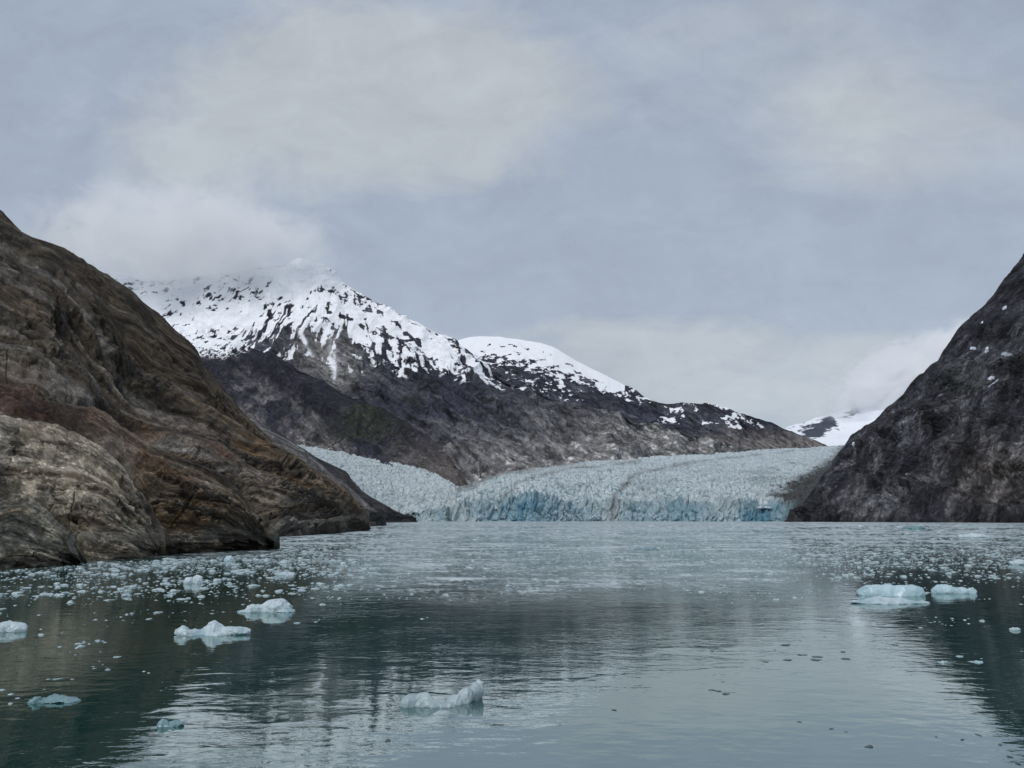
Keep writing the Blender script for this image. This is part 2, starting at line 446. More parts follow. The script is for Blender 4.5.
# ================================================================== RIGHT CLIFF
ANG_R = math.radians(-42)
R_b = [(786, 521.8, 1610), (850, 522.1, 1500), (930, 522.6, 1330), (1024, 523.1, 1200), (1250, 524.2, 1000), (1600, 526, 800)]
R_r = [(785, 521, 1680), (797, 512, 1720), (807, 500, 1740), (818, 484, 1760), (826, 474, 1780), (838, 459, 1800), (846, 444, 1800), (852, 435, 1800), (862, 428, 1800), (877, 419, 1800), (887, 407, 1810), (899, 398, 1810),
       (912, 384, 1815), (926, 371, 1820), (940, 357, 1825), (947, 343, 1825), (960, 327, 1830), (977, 312, 1830), (987, 302, 1835), (998, 291, 1835), (1010, 274, 1840), (1023, 258, 1840), (1060, 215, 1840), (1150, 130, 1800), (1300, 30, 1700), (1600, -120, 1500)]
P, S = loft([R_b, R_r], 1250, 620, 'px', 1.1, back=500, skirt=20)
P = smooth_rows(P, 3)
d, a = rock_displace(P, 26., ANG_R, .72, 8., 1.3)
q, qs = foliate(P, ANG_R, 26.)
g3 = ridged(np.stack([P[..., 0] / 150 + P[..., 2] / 260, P[..., 2] / 420 + P[..., 0] / 700, P[..., 1] / 1500], -1), 4, off=77.)
fd = 1 - .9 * sst(.03, 0., np.linspace(0, 1, P.shape[1]))[None, :] * np.ones((P.shape[0], 1)); fd[-26 - 140:-26] *= np.linspace(1, .3, 140)[:, None]; fd[-26:] *= .3
Q = apply(P, d + 20 * (g3 - .4), fd * np.ones(P.shape[:2]))
band = fbm(qs * np.array([1.2, 1.6, 1]), 4, .6, off=90.)
pat = fbm(P / 260., 4, off=92.)
z = P[..., 2]
c = cvec((.050, .050, .056), P.shape[:2])
c = mixc(c, (.155, .155, .162), sst(-.1, .8, band + .7 * pat) * .8)
c = mixc(c, (.028, .026, .030), sst(.0, .7, -band) * .7)
low = sst(330, 40, z + 90 * pat)
c = mixc(c, (.26, .25, .24), low * sst(-.2, .7, band + .1) * .6)
c = mixc(c, (.17, .135, .10), .7 * np.clip(np.exp(-((S[..., 0] - 1000) / 45) ** 2 - ((S[..., 1] - 480) / 36) ** 2) * .7 * (1 + band), 0, .7))
c = mixc(c, (.035, .04, .028), sst(.15, .6, pat) * sst(150, 330, z) * .55)
c = c * (1 - .75 * a['crk'])[..., None] * np.clip(1 + .7 * fbm(qs * np.array([2., 5., 3.]), 4, .65, off=95.) + .35 * a['fine'], .3, 1.8)[..., None]
sl_ = 1 - np.clip(np.abs(fbm(qs * np.array([1.4, 2.2, 1.]) + np.stack([0 * z, .3 * a['wrp'], 0 * z], -1), 3, .55, off=97.)) * 7, 0, 1)
c = c * (1 - .6 * sl_)[..., None]
c = mixc(c, (.24, .24, .245), sst(.62, .9, ridged(qs * np.array([1.2, 2.4, 1.]), 3, off=99.)) * .45 * sst(-.3, .4, pat))
# lingering snow patches in hollows
for sx, sy, w_, h_, sl in ((1005, 308, 2.2, 3, 0), (985, 347, 1.6, 3.4, .3), (972, 346, 3, 1.4, 0), (1006, 352, 4.5, 1.8, -.3), (1001, 350, 3, 1.6, .4), (993, 384, 2.2, 7, .35), (918, 420, 2.4, 2.6, 0), (857, 451, 2, 1.3, 0), (983, 326, 1.5, 1.8, 0), (990, 375, 3, 2, .6)):
    ddx = S[..., 0] - sx; ddy = S[..., 1] - sy
    e = ((ddx + sl * ddy) / w_) ** 2 + (ddy / h_) ** 2
    c = mixc(c, (.72, .75, .8), sst(1.25, .8, e + .9 * a['fine']))
c = np.clip(c * np.array([1.06, 1.09, 1.18]), 0, 1)
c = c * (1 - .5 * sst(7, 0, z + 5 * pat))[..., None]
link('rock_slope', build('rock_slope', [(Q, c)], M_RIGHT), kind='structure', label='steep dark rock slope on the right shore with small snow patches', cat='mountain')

# ================================================================== FAR MOUNTAINS
def far_rock(P, S, seed, Lx=1.0, purple=.6):
    X, Y_, Z = P[..., 0], P[..., 1], P[..., 2]
    n1 = fbm(P / 330., 5, .55, off=seed); n2 = fbm(P / 90., 4, .6, off=seed + 3)
    diag = fbm(np.stack([(X * .5 + Z * .86) / 110, (X * .86 - Z * .5) / 620, Y_ / 800], -1), 4, .6, off=seed + 9)
    c = cvec((.074, .074, .094), P.shape[:2])  # far rock tone with bluish distance haze painted in
    c = mixc(c, (.165, .163, .178), sst(-.2, .8, diag + .5 * n2) * .75)
    c = mixc(c, (.035, .037, .034), sst(.1, .7, n1) * .6)
    wr = fbm(P / 150., 3, off=seed + 13)
    ck = 1 - np.clip(np.abs(fbm(np.stack([(X * .55 + Z * .83) / 60 + .3 * wr, (X * .83 - Z * .55) / 260 + .3 * wr, Y_ / 1500], -1), 4, .6, off=seed + 15)) * 5, 0, 1)
    mot = .6 * fbm(np.stack([X / 26, Z / 22, Y_ / 200], -1), 4, .7, off=seed + 19) + .7 * fbm(np.stack([(X * .55 + Z * .83) / 22, (X * .83 - Z * .55) / 120, Y_ / 900], -1), 4, .65, off=seed + 23)
    c = c * np.array([.94, .99, 1.07])
    far_rock.mod = np.clip((1 - .62 * ck) * (1 + .75 * mot), .2, 2.2)
    return c, n1, n2, diag

def gullies(P, sx, sz, seed, oct_=4, lean=0.0):
    X, Y_, Z = P[..., 0], P[..., 1], P[..., 2]
    w = fbm(P / (sx * 3.), 3, off=seed + 1)
    return ridged(np.stack([(X + lean * Z) / sx + .7 * w, Z / sz, Y_ / (sx * 3)], -1), oct_, off=seed)

# glacier edge shared by the rock and the ice
EDGE = [(440, 500, 2350), (470, 490, 2600), (500, 478, 3000), (540, 470, 3500), (600, 463.5, 4200), (650, 459, 4800), (700, 456, 5300), (750, 452.5, 6000), (800, 449.5, 6600), (845, 446.5, 7200), (960, 444, 7400)]
def edge(px):
    e = np.array(EDGE); return np.interp(px, e[:, 0], e[:, 1]), np.interp(px, e[:, 0], e[:, 2])

def below_edge(xs, dpy=7, dY=0):
    r = []
    for x in xs:
        py, Y = edge(x); r.append((x, py + dpy, Y + dY))
    return r

def mountain(name, crv, nu, nvs, seed, gsx, gsz, amp, colf, snf=None, ridge_keep=.45, back=900, pw=1.0, lean=0.0, smooth=2, label=None):
    P, S = loft(crv, nu, nvs, 'px', pw, back=back, skirt=0)
    P = smooth_rows(P, smooth)
    g = gullies(P, gsx, gsz, seed, 5, lean)
    n0 = fbm(P / (gsx * 1.7), 4, off=seed + 4)
    dg = ridged(np.stack([(P[..., 0] * .55 + P[..., 2] * .83) / (gsx * .42) + .2 * n0, (P[..., 0] * .83 - P[..., 2] * .55) / (gsx * 2.6), P[..., 1] / 2500], -1), 5, .6, off=seed + 7)
    nn = fbm(P / (gsx * .22), 4, .55, off=seed + 17)
    sn = 1 - .8 * snf(S[..., 0], S[..., 1]) if snf else 1.
    d = amp * (.9 * (g - .4) * (.4 + .6 * sn) + .5 * n0 * (.5 + .5 * sn) + .5 * (dg - .4) * sn + .17 * nn * sn)
    tf = np.ones(P.shape[:2]); tf[-26 - 70:-26] *= np.linspace(1, ridge_keep, 70)[:, None]; tf[-26:] *= ridge_keep
    Q = apply(P, d, tf)
    c = colf(P, S, g, n0, dg, nn)
    return link(name, build(name, [(Q, c)], M_FAR), kind='structure', label=label, cat='mountain' if label else None)

SNOW = (.82, .845, .885)
def snow_on(c, m, g):
    s = sst(-.05, .09, m)
    return mixc(c, SNOW, s)

# --- M1 the cloud-capped peak
M1_r = [(-150, 330, 5600), (40, 285, 5300), (113, 277, 5200), (150, 279, 5150), (200, 276, 5100), (250, 268, 5080), (285, 262, 5050), (300, 259, 5040), (312, 264, 5030), (323, 265, 5020), (335, 273, 5010), (345, 281, 5000), (360, 290, 4990), (375, 300, 4980), (400, 316, 4960),
        (430, 333, 4940), (455, 343, 4900), (480, 358, 4850), (510, 378, 4800), (542, 392, 4900), (560, 398, 4950), (600, 408, 5000), (640, 420, 5100), (700, 436, 5450), (760, 450, 6200)]
M1_b = [(-150, 480, 3700), (113, 470, 3700), (300, 470, 3650), (400, 478, 3500), (450, 492, 2900)] + below_edge([480, 520, 560, 600, 650, 700, 760], 6)
def snowline(px): return np.interp(px, [100, 150, 185, 215, 250, 300, 340, 380, 420, 450, 470, 490, 520], [305, 322, 334, 340, 346, 352, 352, 354, 350, 352, 352, 360, 372])
def col1(P, S, g, n0, dg, nn):
    c, n1, n2, diag = far_rock(P, S, 100.)
    px, py = S[..., 0], S[..., 1]
    # paler scoured rock towards the glacier
    ey, _ = edge(px)
    lowb = sst(85, 15, ey - py + 26 * n1 + 26 * diag)
    c = mixc(c, (.46, .45, .44), lowb * np.clip(.80 + .5 * diag + .4 * n2, 0, 1))
    c = mixc(c, (.07, .066, .068), sst(.55, .8, dg) * .55 * lowb)
    # grey scree fan below the summit
    fan = np.exp(-((px - 332) / 34) ** 2) * sst(315, 345, py) * sst(412, 385, py)
    c = mixc(c, (.34, .335, .33), np.clip(fan * (.7 + .9 * diag), 0, .9))
    c = c * far_rock.mod[..., None]
    # ribs and chutes radiating from below the summit
    top = at(330, 175, 4700)
    ra = (P[..., 0] - top[0]) / np.maximum(top[2] - P[..., 2], 200.)
    rr = (top[2] - P[..., 2])
    st = fbm(np.stack([ra * 26 + .35 * n0, rr / 260, 0 * ra], -1), 4, .62, off=130.)
    rib = ridged(np.stack([ra * 13 + .3 * n0, rr / 420, 0 * ra], -1), 3, .6, off=133.)
    st2 = fbm(P / 60., 4, .65, off=135.)
    st3 = fbm(P / 230., 3, .6, off=138.)
    m = (snowline(px) - py) / 46 + .38
    rocky = np.exp(-((px - 312) / 62) ** 2 - ((py - 335) / 36) ** 2)
    m = m - (.25 + 1.0 * rocky) * (1.3 * sst(.35, .75, rib) + .9 * np.clip(st, 0, 1)) - .55 * np.clip(st2 + .4 * st, -.3, 1) - .35 * st3
    m = m - .72 * rocky
    cap = 1.0 - 1.2 * sst(.15, .55, st2 * .8 + .5 * st3 + .45 * st)
    m = np.minimum(m, cap + .5 * sst(300, 275, py) * sst(240, 300, px))
    for pts, wd_ in (([(323, 267), (345, 283), (362, 295), (384, 306), (405, 322), (428, 337)], 1.3), ([(318, 290), (335, 289), (352, 293), (372, 297)], 2.2), ([(250, 291), (262, 300), (272, 318)], 2.2), ([(158, 280), (170, 292), (182, 300)], 1.6), ([(330, 310), (352, 318), (380, 333), (410, 342)], 1.5), ([(378, 310), (400, 330), (418, 345)], 1.4)):
        dl, _t = polyd(px, py, pts)
        m = m - 1.3 * np.exp(-(dl / wd_) ** 2) * np.clip(.7 + 1.6 * st2, 0, 1.3)
    c = snow_on(c, m, g)
    tong = np.maximum(np.exp(-((px - (331 + .12 * (py - 340))) / 3.2) ** 2) * sst(330, 350, py) * sst(382, 372, py), np.exp(-((px - (304 + .55 * (py - 340))) / 2.4) ** 2) * sst(325, 338, py) * sst(356, 350, py))
    c = mixc(c, SNOW, np.clip(tong * (.85 + .8 * st), 0, 1) * .9)
    return c
mountain('mountain', [M1_b, M1_r], 1500, 560, 100., 300., 1500., 80., col1, lambda px, py: sst(10, -20, py - snowline(px)) * .5, .8, label='tall snow covered peak with its summit wrapped in cloud', lean=.15)

# --- M0 dark spur in front of it
M0_r = [(-60, 300, 4300), (60, 300, 4250), (130, 312, 4200), (185, 333, 4100), (215, 338, 4050), (248, 345, 3950), (274, 356, 3850), (308, 373, 3700), (341, 391, 3550), (375, 408, 3400), (408, 426, 3250), (434, 441, 3100), (456, 462, 2900), (468, 482, 2700), (474, 495, 2550)]
M0_b = [(-60, 470, 3300), (130, 470, 3200), (292, 452, 3050), (321, 453, 3000), (370, 462, 2850), (403, 475, 2750), (433, 482, 2650), (450, 491, 2550), (474, 505, 2450)]
def col0(P, S, g, n0, dg, nn):
    c, n1, n2, diag = far_rock(P, S, 200.)
    px, py = S[..., 0], S[..., 1]
    top = np.interp(px, [130, 185, 248, 308, 375, 434, 474], [312, 333, 345, 373, 408, 441, 495])
    depth = py - top
    pale = sst(22, 95, depth + 30 * diag + 22 * n2)
    far_rock.mod = 1 + (far_rock.mod - 1) * np.clip(.35 + pale, 0, 1)
    c = mixc(c, (.05, .048, .066), sst(60, 20, depth) * .6)
    c = mixc(c * .85, (.40, .375, .36), pale * (.55 + .45 * np.clip(n2 + diag, -1, 1)))
    c = mixc(c, (.05, .06, .035), np.clip(np.exp(-((px - 365) / 40) ** 2 - ((py - 425) / 16) ** 2) * .8 * (1 + n2), 0, .7))
    c = mixc(c, (.34, .30, .27), np.exp(-((px - 450) / 40) ** 2 - ((py - 470) / 25) ** 2) * .6)
    c = c * far_rock.mod[..., None]
    st = fbm(np.stack([P[..., 0] / 28, P[..., 2] / 22, P[..., 1] / 60], -1), 4, .6, off=230.)
    m = (352 + (px - 200) * .02 - py) / 30 + .25 - 1.0 * np.abs(st) - .5 * st - 1.4 * sst(225, 300, px)
    return snow_on(c, m, g)
mountain('mountain_spur', [M0_b, M0_r], 1100, 380, 200., 220., 700., 62., col0, back=700, lean=-.4)

# --- M2 rounded snow dome
M2_r = [(430, 352, 6700), (447, 345, 6650), (460, 340, 6600), (470, 337, 6580), (479, 336.5, 6570), (500, 337.5, 6550), (518, 339, 6530), (540, 342.5, 6510), (553, 346.5, 6500), (577, 361, 6480), (592, 368, 6470), (608, 375, 6450), (622, 383, 6440), (635, 389, 6430), (645, 396, 6420), (659, 401, 6400), (675, 403, 6400), (690, 403.5, 6420),
        (713, 406, 6500), (730, 410, 6550), (745, 413, 6600), (760, 418, 6700), (772, 422, 6800), (785, 428, 6900), (799, 434, 7000), (815, 440, 7200), (831, 446, 7400), (845, 449, 7500)]
M2_b = [(430, 420, 5400), (480, 420, 5300), (520, 430, 5300), (560, 440, 5300), (600, 460, 5000)] + below_edge([650, 700, 750, 800, 845], 5)
def col2(P, S, g, n0, dg, nn):
    c, n1, n2, diag = far_rock(P, S, 300.)
    px, py = S[..., 0], S[..., 1]
    ey, _ = edge(px)
    lowb = sst(34, 3, ey - py + 10 * n1 + 5 * diag)
    c = mixc(c, (.40, .365, .34), lowb * .75)
    sl = np.interp(px, [430, 470, 500, 530, 560, 590, 620, 640, 660, 700, 760, 840], [362, 364, 378, 388, 398, 402, 402, 404, 408, 414, 418, 430])
    flk = fbm(np.stack([P[..., 0] / 95, P[..., 2] / 60, P[..., 1] / 200], -1), 4, .65, off=341.)
    c = c * far_rock.mod[..., None]
    st = fbm(np.stack([P[..., 0] / 75, P[..., 2] / 42, P[..., 1] / 160], -1), 4, .62, off=330.)
    bl = fbm(P / 160., 3, .5, off=335.)
    top = np.interp(px, [430, 460, 518, 553, 577, 608, 659, 713, 772, 845], [352, 340, 339, 346, 361, 375, 401, 406, 422, 449])
    near = sst(4, 26, py - top)
    m = (sl - py) / 30 + .20 - near * (.85 * np.abs(bl) + .9 * np.clip(st + .15, -.3, 1)) - .35 * st * (1 - near)
    m = m - .5 * sst(605, 640, px)
    m = np.minimum(m, .95 - 1.2 * sst(.12, .5, flk + .25 * near - .3 * sst(14, 2, py - top)))
    m = m - near * (.12 + .45 * sst(560, 600, px)) - near * (1.5 * np.exp(-((px - 528) / 46) ** 2 - ((py - 377 - .22 * (px - 528)) / 9) ** 2) + 1.3 * np.exp(-((px - 491) / 9) ** 2 - ((py - 352 + .5 * (px - 491)) / 6) ** 2) + .9 * np.exp(-((px - 573) / 16) ** 2 - ((py - 372) / 5) ** 2)) * np.clip(.75 + 1.5 * st, 0, 1.4)
    m = np.where(px > 625, -.5 + 1.25 * sst(.24, .42, flk + .12 * st) * sst(26, 8, py - top) * sst(800, 730, px), m)
    return snow_on(c, m, g)
mountain('mountain', [M2_b, M2_r], 1000, 360, 300., 380., 1100., 70., col2, lambda px, py: sst(4, -16, py - np.interp(px, [430, 500, 560, 620, 660, 840], [362, 380, 402, 402, 395, 380])), label='lower rounded mountain with a smooth white snow dome', lean=.3)

# --- M3 far snowfield in the gap on the right
M3_r = [(770, 440, 12500), (787, 427, 12400), (795, 424, 12400), (803, 423, 12300), (818, 417, 12200), (834, 412, 12200), (845, 410, 12200), (858, 405, 12200), (875, 396, 12200), (893, 387, 12300), (916, 377, 12300), (950, 362, 12400), (1000, 345, 12600), (1100, 320, 13000)]
M3_b = [(770, 455, 9500), (831, 453, 9500), (916, 450, 9500), (1000, 445, 9600), (1100, 440, 9800)]
def col3(P, S, g, n0, dg, nn):
    px, py = S[..., 0], S[..., 1]
    c = cvec((.10, .115, .15), P.shape[:2])  # bare rock, tinted blue to paint in the haze of distance
    st = fbm(np.stack([P[..., 0] / 150, P[..., 2] / 110, P[..., 1] / 400], -1), 4, .6, off=430.)
    blob = np.exp(-((px - 826) / 15) ** 2 - ((py - 424 + .25 * (px - 826)) / 8.5) ** 2) + .9 * np.exp(-((px - 812) / 14) ** 2 - ((py - 433) / 5) ** 2) + .75 * np.exp(-((px - 852) / 9) ** 2 - ((py - 412) / 5) ** 2) + .45 * np.exp(-((px - 795) / 12) ** 2 - ((py - 428) / 4) ** 2)
    return mixc(c, (.80, .83, .88), sst(.12, -.06, blob - .55 + .55 * st - .0))
mountain('mountain', [M3_b, M3_r], 560, 200, 400., 700., 1800., 45., col3, back=1500, label='distant snow covered slope in the gap beside the right cliff')

# ================================================================== GLACIERS
def serac(P, S, scale, seed, amp):
    p = P / scale
    w = fbm(p * .35, 3, off=seed)
    a = ridged(np.stack([p[..., 0] + .8 * w, p[..., 1] * .62 + .5 * w, 0 * w], -1), 4, .6, off=seed + 3)
    b = _cells(np.stack([p[..., 0] * .75 + .5 * w, p[..., 1] * .55 + .3 * w, 0 * w + seed], -1))
    n = fbm(np.stack([p[..., 0] * 2.2, p[..., 1] * 1.7, p[..., 2] * 2], -1), 3, off=seed + 9)
    return amp * (b * .95 - .55 * (a - .35) + .22 * n), a, b, n

def ice_col(P, S, a, b, n, blue=0.0):
    c = cvec((.66, .77, .81), P.shape[:2])
    c = mixc(c, (.14, .29, .36), sst(.42, .03, b) * .8)
    c = mixc(c, (.80, .87, .89), sst(.35, .8, b + .3 * n) * .6)
    big = fbm(P / 240., 4, .55, off=600.)
    c = mixc(c, (.34, .40, .42), sst(.0, .8, big) * .5)
    dirt = fbm(P / 34., 4, .6, off=610.)
    c = mixc(c, (.16, .18, .17), sst(.25, .8, dirt) * .6)
    c = mixc(c, (.10, .27, .38), np.clip(blue, 0, 1))
    return c, dirt, big

def ice_face(basec, topc, nu, nv, seed, blue_f, scale=16.):
    P, S = loft([basec, topc], nu, nv, 'px', 1.0, back=0, skirt=6)
    p = P / scale
    v = np.linspace(0, 1, P.shape[0])[:, None] * np.ones(P.shape[:2])
    w = fbm(p * .3, 3, off=seed)
    col = ridged(np.stack([p[..., 0] * .8 + w, p[..., 2] * .35 + .5 * w, p[..., 1] * .1], -1), 4, .6, off=seed + 2)
    bay = fbm(np.stack([p[..., 0] * .16, 0 * w, 0 * w + seed], -1), 3)
    blk = _cells(np.stack([p[..., 0] * .9 + .4 * w, p[..., 2] * .6 + .4 * w, 0 * w], -1))
    fi = fbm(p * 2.4, 4, .6, off=seed + 8)
    d = scale * (2.2 * bay + .9 * (col - .4) + .55 * blk + .18 * fi)
    Q = P + np.stack([0 * d, -d, .15 * d * v], -1)
    Q[..., 2] += v ** 2 * scale * (.8 * col + .6 * blk + .45 * fi + .3 * bay)          # broken skyline of seracs
    Q = np.concatenate([Q, Q[-1:] + np.array([0, 22, -1.]), Q[-1:] + np.array([0, 70, -10.])])
    S = np.concatenate([S, S[-1:], S[-1:]]); v = np.concatenate([v, v[-1:], v[-1:]])
    ext = lambda a_: np.concatenate([a_, a_[-1:], a_[-1:]])
    w, fi, col, blk, p = map(ext, (w, fi, col, blk, p))
    px = S[..., 0]
    c = cvec((.60, .70, .74), Q.shape[:2])
    c = mixc(c, (.33, .52, .61), sst(.15, .85, blue_f(px, v) + .35 * w + .25 * fi + .25 * (1 - col)) * .9)
    c = mixc(c, (.10, .29, .42), sst(.6, 1.2, blue_f(px, v) + .5 * fbm(p * .55, 3, off=seed + 30)) * .75)
    c = mixc(c, (.72, .80, .82), sst(.62, .95, col) * .5 * (1 - .4 * blue_f(px, v)))
    c = mixc(c, (.045, .07, .08), sst(.62, .9, 1 - blk) * sst(.1, .55, fi) * .6)
    return Q, S, c, v

# main glacier --------------------------------------------------
FX = [452, 470, 485, 500, 520, 534, 550, 575, 600, 617, 640, 670, 700, 730, 760, 780, 800]
FT = [511, 506, 504, 502, 497, 495.5, 499, 503, 505, 504, 503, 504, 504, 502.5, 502, 503, 506]
FYY = [2000, 1985, 1970, 1960, 1945, 1950, 1960, 1975, 1980, 1985, 1980, 1970, 1950, 1930, 1900, 1880, 1850]
mg_b = [(x, 521.2, y) for x, y in zip(FX, FYY)]
mg_t = [(x, t, y + 18) for x, t, y in zip(FX, FT, FYY)]
def blue_main(px, v):
    b = .18 + .75 * np.exp(-((px - 525) / 38) ** 2) + .35 * np.exp(-((px - 640) / 30) ** 2) + .45 * np.exp(-((px - 690) / 25) ** 2) + .85 * np.exp(-((px - 762) / 24) ** 2)
    return b * (1 - .55 * sst(.55, 1.05, v)) - .35 * np.exp(-((px - 613) / 9) ** 2)
G1 = link('glacier', None, label='broad main glacier with blue calving front and dark moraine stripe down its middle', cat='glacier', loc=(300, 1950, 0))
Q, S_, c, v = ice_face(mg_b, mg_t, 1500, 110, 500., blue_main)
mdl = np.exp(-((S_[..., 0] - 613) / 4) ** 2) * .45
c = mixc(c, (.10, .115, .12), mdl)
dirtR = sst(778, 798, S_[..., 0]); c = mixc(c, (.07, .07, .07), dirtR * .85)
o = link('ice_face', build('ice_face', [(Q - np.array([300, 1950, 0]), c)], M_GLA), parent=G1)

FX2 = FX + [830, 860, 960]; FT2 = FT + [500, 494, 485]; FY2 = FYY + [1950, 2050, 2200]
s0 = [(x, t + 8, y + 27) for x, t, y in zip(FX2, FT2, FY2)]
xs = [452, 470, 490, 520, 560, 600, 650, 700, 750, 800, 830, 860, 960]
def frac_curve(f, yfrac):
    r = []
    for x in xs:
        ey, eY = edge(x); t0 = np.interp(x, FX2, FT2); y0 = np.interp(x, FX2, FY2)
        r.append((x, t0 * (1 - f) + ey * f, y0 * (1 - yfrac) + eY * yfrac))
    return r
P, S = loft([s0, frac_curve(.35, .10), frac_curve(.7, .34), frac_curve(1.0, 1.0), frac_curve(1.0, 1.12)], 1500, [150, 170, 170, 20], 'px', 1.0)
P = smooth_rows(P, 4)
for _ in range(12): P[1:-1] = (P[:-2] + 2 * P[1:-1] + P[2:]) / 4
near = sst(5500, 2200, P[..., 1]); px_ = S[..., 0]
d1, a1, b1, n1 = serac(P, S, 12.5, 510., 1.0)
d2, a2, b2, n2_ = serac(P, S, 27., 520., 1.0)
d = 8. * d1 * near + 13. * d2 * (1 - .35 * near)
hump = fbm(P / 330., 3, off=540.) * 14 + 9 * ridged(np.stack([(P[..., 0] * .35 + P[..., 1] * .94) / 85, (P[..., 0] * .94 - P[..., 1] * .35) / 260, 0 * px_], -1), 3, off=545.)
Q = P.copy(); Q[..., 2] += (d + hump) * np.minimum(1, .35 + (np.arange(P.shape[0]) / 14.))[:, None]
Q[..., 1] += 5 * n1
px, py = S[..., 0], S[..., 1]
bb = b1 * near + b2 * (1 - near)
c, dirt, big = ice_col(P, S, a1, bb, n1)
md, mt = polyd(px, py, [(612, 521), (616, 503), (622, 492), (630, 483), (645, 475), (680, 467.5), (740, 458), (810, 451)])
wd = np.interp(mt, [0, .4, .7, 1], [4.0, 2.4, 1.1, .7])
c = mixc(c, (.085, .085, .08), np.clip(np.exp(-(md / wd) ** 2) * (.85 + .7 * dirt) * np.interp(mt, [0, 1], [.75, .45]), 0, .7))
md, mt = polyd(px, py, [(500, 505), (520, 487), (545, 478), (570, 472.5), (610, 468), (640, 464)])
c = mixc(c, (.16, .17, .15), np.clip(np.exp(-(md / 1.5) ** 2) * (.55 + .6 * dirt), 0, .7))
# debris-covered margin against the right cliff
rx = np.interp(py, [446, 458, 470, 485, 500, 520], [846, 838, 822, 800, 784, 776])
c = mixc(c, (.06, .058, .055), sst(-14, 6, px - rx + 12 * dirt) * .93)
ey, _ = edge(px)
c = mixc(c, (.15, .145, .13), sst(5, 0, py - ey + 2.5 * dirt) * sst(640, 480, px) * .7)
link('ice_surface', build('ice_surface', [(Q - np.array([300, 1950, 0]), c)], M_GLA), parent=G1)

# left tributary ------------------------------------------------
G2 = link('glacier', None, label='smaller whitish glacier flowing down behind the left cliff to the dark cleft', cat='glacier', loc=(-150, 1950, 0))
LX = [404, 418, 430, 440, 450, 460, 472]
lb = [(x, 521.2, 2060 - (x - 418) * 1.2) for x in LX]
lt = [(x, t, 2075 - (x - 418) * 1.2) for x, t in zip(LX, [517, 515, 512, 510, 509, 509, 511])]
Q, S_, c, v = ice_face(lb, lt, 260, 60, 560., lambda px, v: .15 + .3 * np.exp(-((px - 452) / 8) ** 2) + 0 * v, scale=12.)
c = mixc(c, (.05, .06, .07), np.exp(-((S_[..., 0] - 448.5) / 1.8) ** 2) * .8 + 0 * v)
link('ice_face', build('ice_face', [(Q - np.array([-150, 1950, 0]), c)], M_GLA), parent=G2)
g_t = [(240, 432, 3550), (292, 443.5, 3400), (321, 446, 3300), (345, 449.5, 3200), (370, 454, 3050), (403, 467, 2850), (433, 474, 2700), (450, 484, 2600), (466, 497, 2450), (474, 508, 2200)]
g_b = [(240, 470, 1950), (292, 474, 1950), (321, 478, 1950), (345, 492, 1950), (370, 505, 2000), (403, 517.5, 2080), (433, 512, 2070), (450, 509.5, 2050), (466, 510.5, 2030), (474, 513, 2020)]
g_m = [(240, 448, 2500), (292, 455, 2450), (321, 460, 2400), (345, 467, 2400), (370, 477, 2380), (403, 490, 2350), (433, 494, 2320), (450, 498, 2280), (466, 504, 2200), (474, 511, 2100)]
P, S = loft([g_b, g_m, g_t, [(x, y + .3, Y + 200) for x, y, Y in g_t]], 800, [170, 170, 12], 'px', 1.0)
P = smooth_rows(P, 6)
for _ in range(12): P[1:-1] = (P[:-2] + 2 * P[1:-1] + P[2:]) / 4
d1, a1, b1, n1 = serac(P, S, 14., 570., 1.0)
Q = P.copy(); Q[..., 2] += 11 * d1 + 10 * fbm(P / 260., 3, off=575.); Q[..., 1] += 5 * n1
c, dirt, big = ice_col(P, S, a1, b1, n1)
c = mixc(c, (.62, .68, .68), .3 + 0 * dirt)
c = mixc(c, (.13, .13, .12), sst(.1, .7, dirt) * sst(12, 0, np.abs(S[..., 1] - np.interp(S[..., 0], [330, 400, 440], [478, 500, 512]))) * .45)
c = mixc(c, (.06, .06, .055), sst(462, 470, S[..., 0]) * .8 * sst(.0, .3, dirt + .4))
link('ice_surface', build('ice_surface', [(Q - np.array([-150, 1950, 0]), c)], M_GLA), parent=G2)

# ================================================================== WATER
pys = np.concatenate([[519.25, 519.6, 520, 520.4], np.arange(520.8, 560, .45), np.arange(560, 640, .9), np.arange(640, 780, 2.), [800, 850, 930, 1100, 1500]])
pxs = np.concatenate([[-2500, -1500, -900, -600], np.arange(-400, 1424, 2.5), [1500, 1700, 2100, 2900]])
PX, PY = np.meshgrid(pxs, pys)
Yw = np.minimum(seaY(PY), 30000.)
P = at(PX, PY, Yw); P[..., 2] = 0
sxy = P * np.array([1, .35, 1])
wq = fbm(np.stack([PX / 160, PY / 14, 0 * PX], -1), 4, .6, off=700.)
st = fbm(np.stack([PX / 90, PY / 2.6, 0 * PX], -1), 4, .65, off=705.)
gr = fbm(np.stack([PX / 7, PY / 1.1, 0 * PX], -1), 3, .7, off=711.)
lim = np.interp(PX, [-400, 0, 150, 300, 380, 450, 650, 780, 850, 1024, 1400], [562, 564, 560, 562, 590, 600, 596, 588, 556, 556, 556])
fl = sst(20, -12, PY - lim + 11 * wq + 9 * st)
film = fl * np.clip(.50 + .55 * st + .55 * gr + .25 * wq + .25 * sst(560, 526, PY), 0, 1)
film = np.maximum(film, sst(532, 523, PY) * .75)
ruf = np.clip(.06 + .6 * wq + .3 * st + .55 * np.exp(-((PX - 650) / 220) ** 2 - ((PY - 620) / 60) ** 2), 0, 1)
ruf = ruf * (1 - .75 * sst(640, 720, PY) * sst(420, 560, PX)); ruf = np.maximum(ruf, sst(600, 560, PY) * .8)

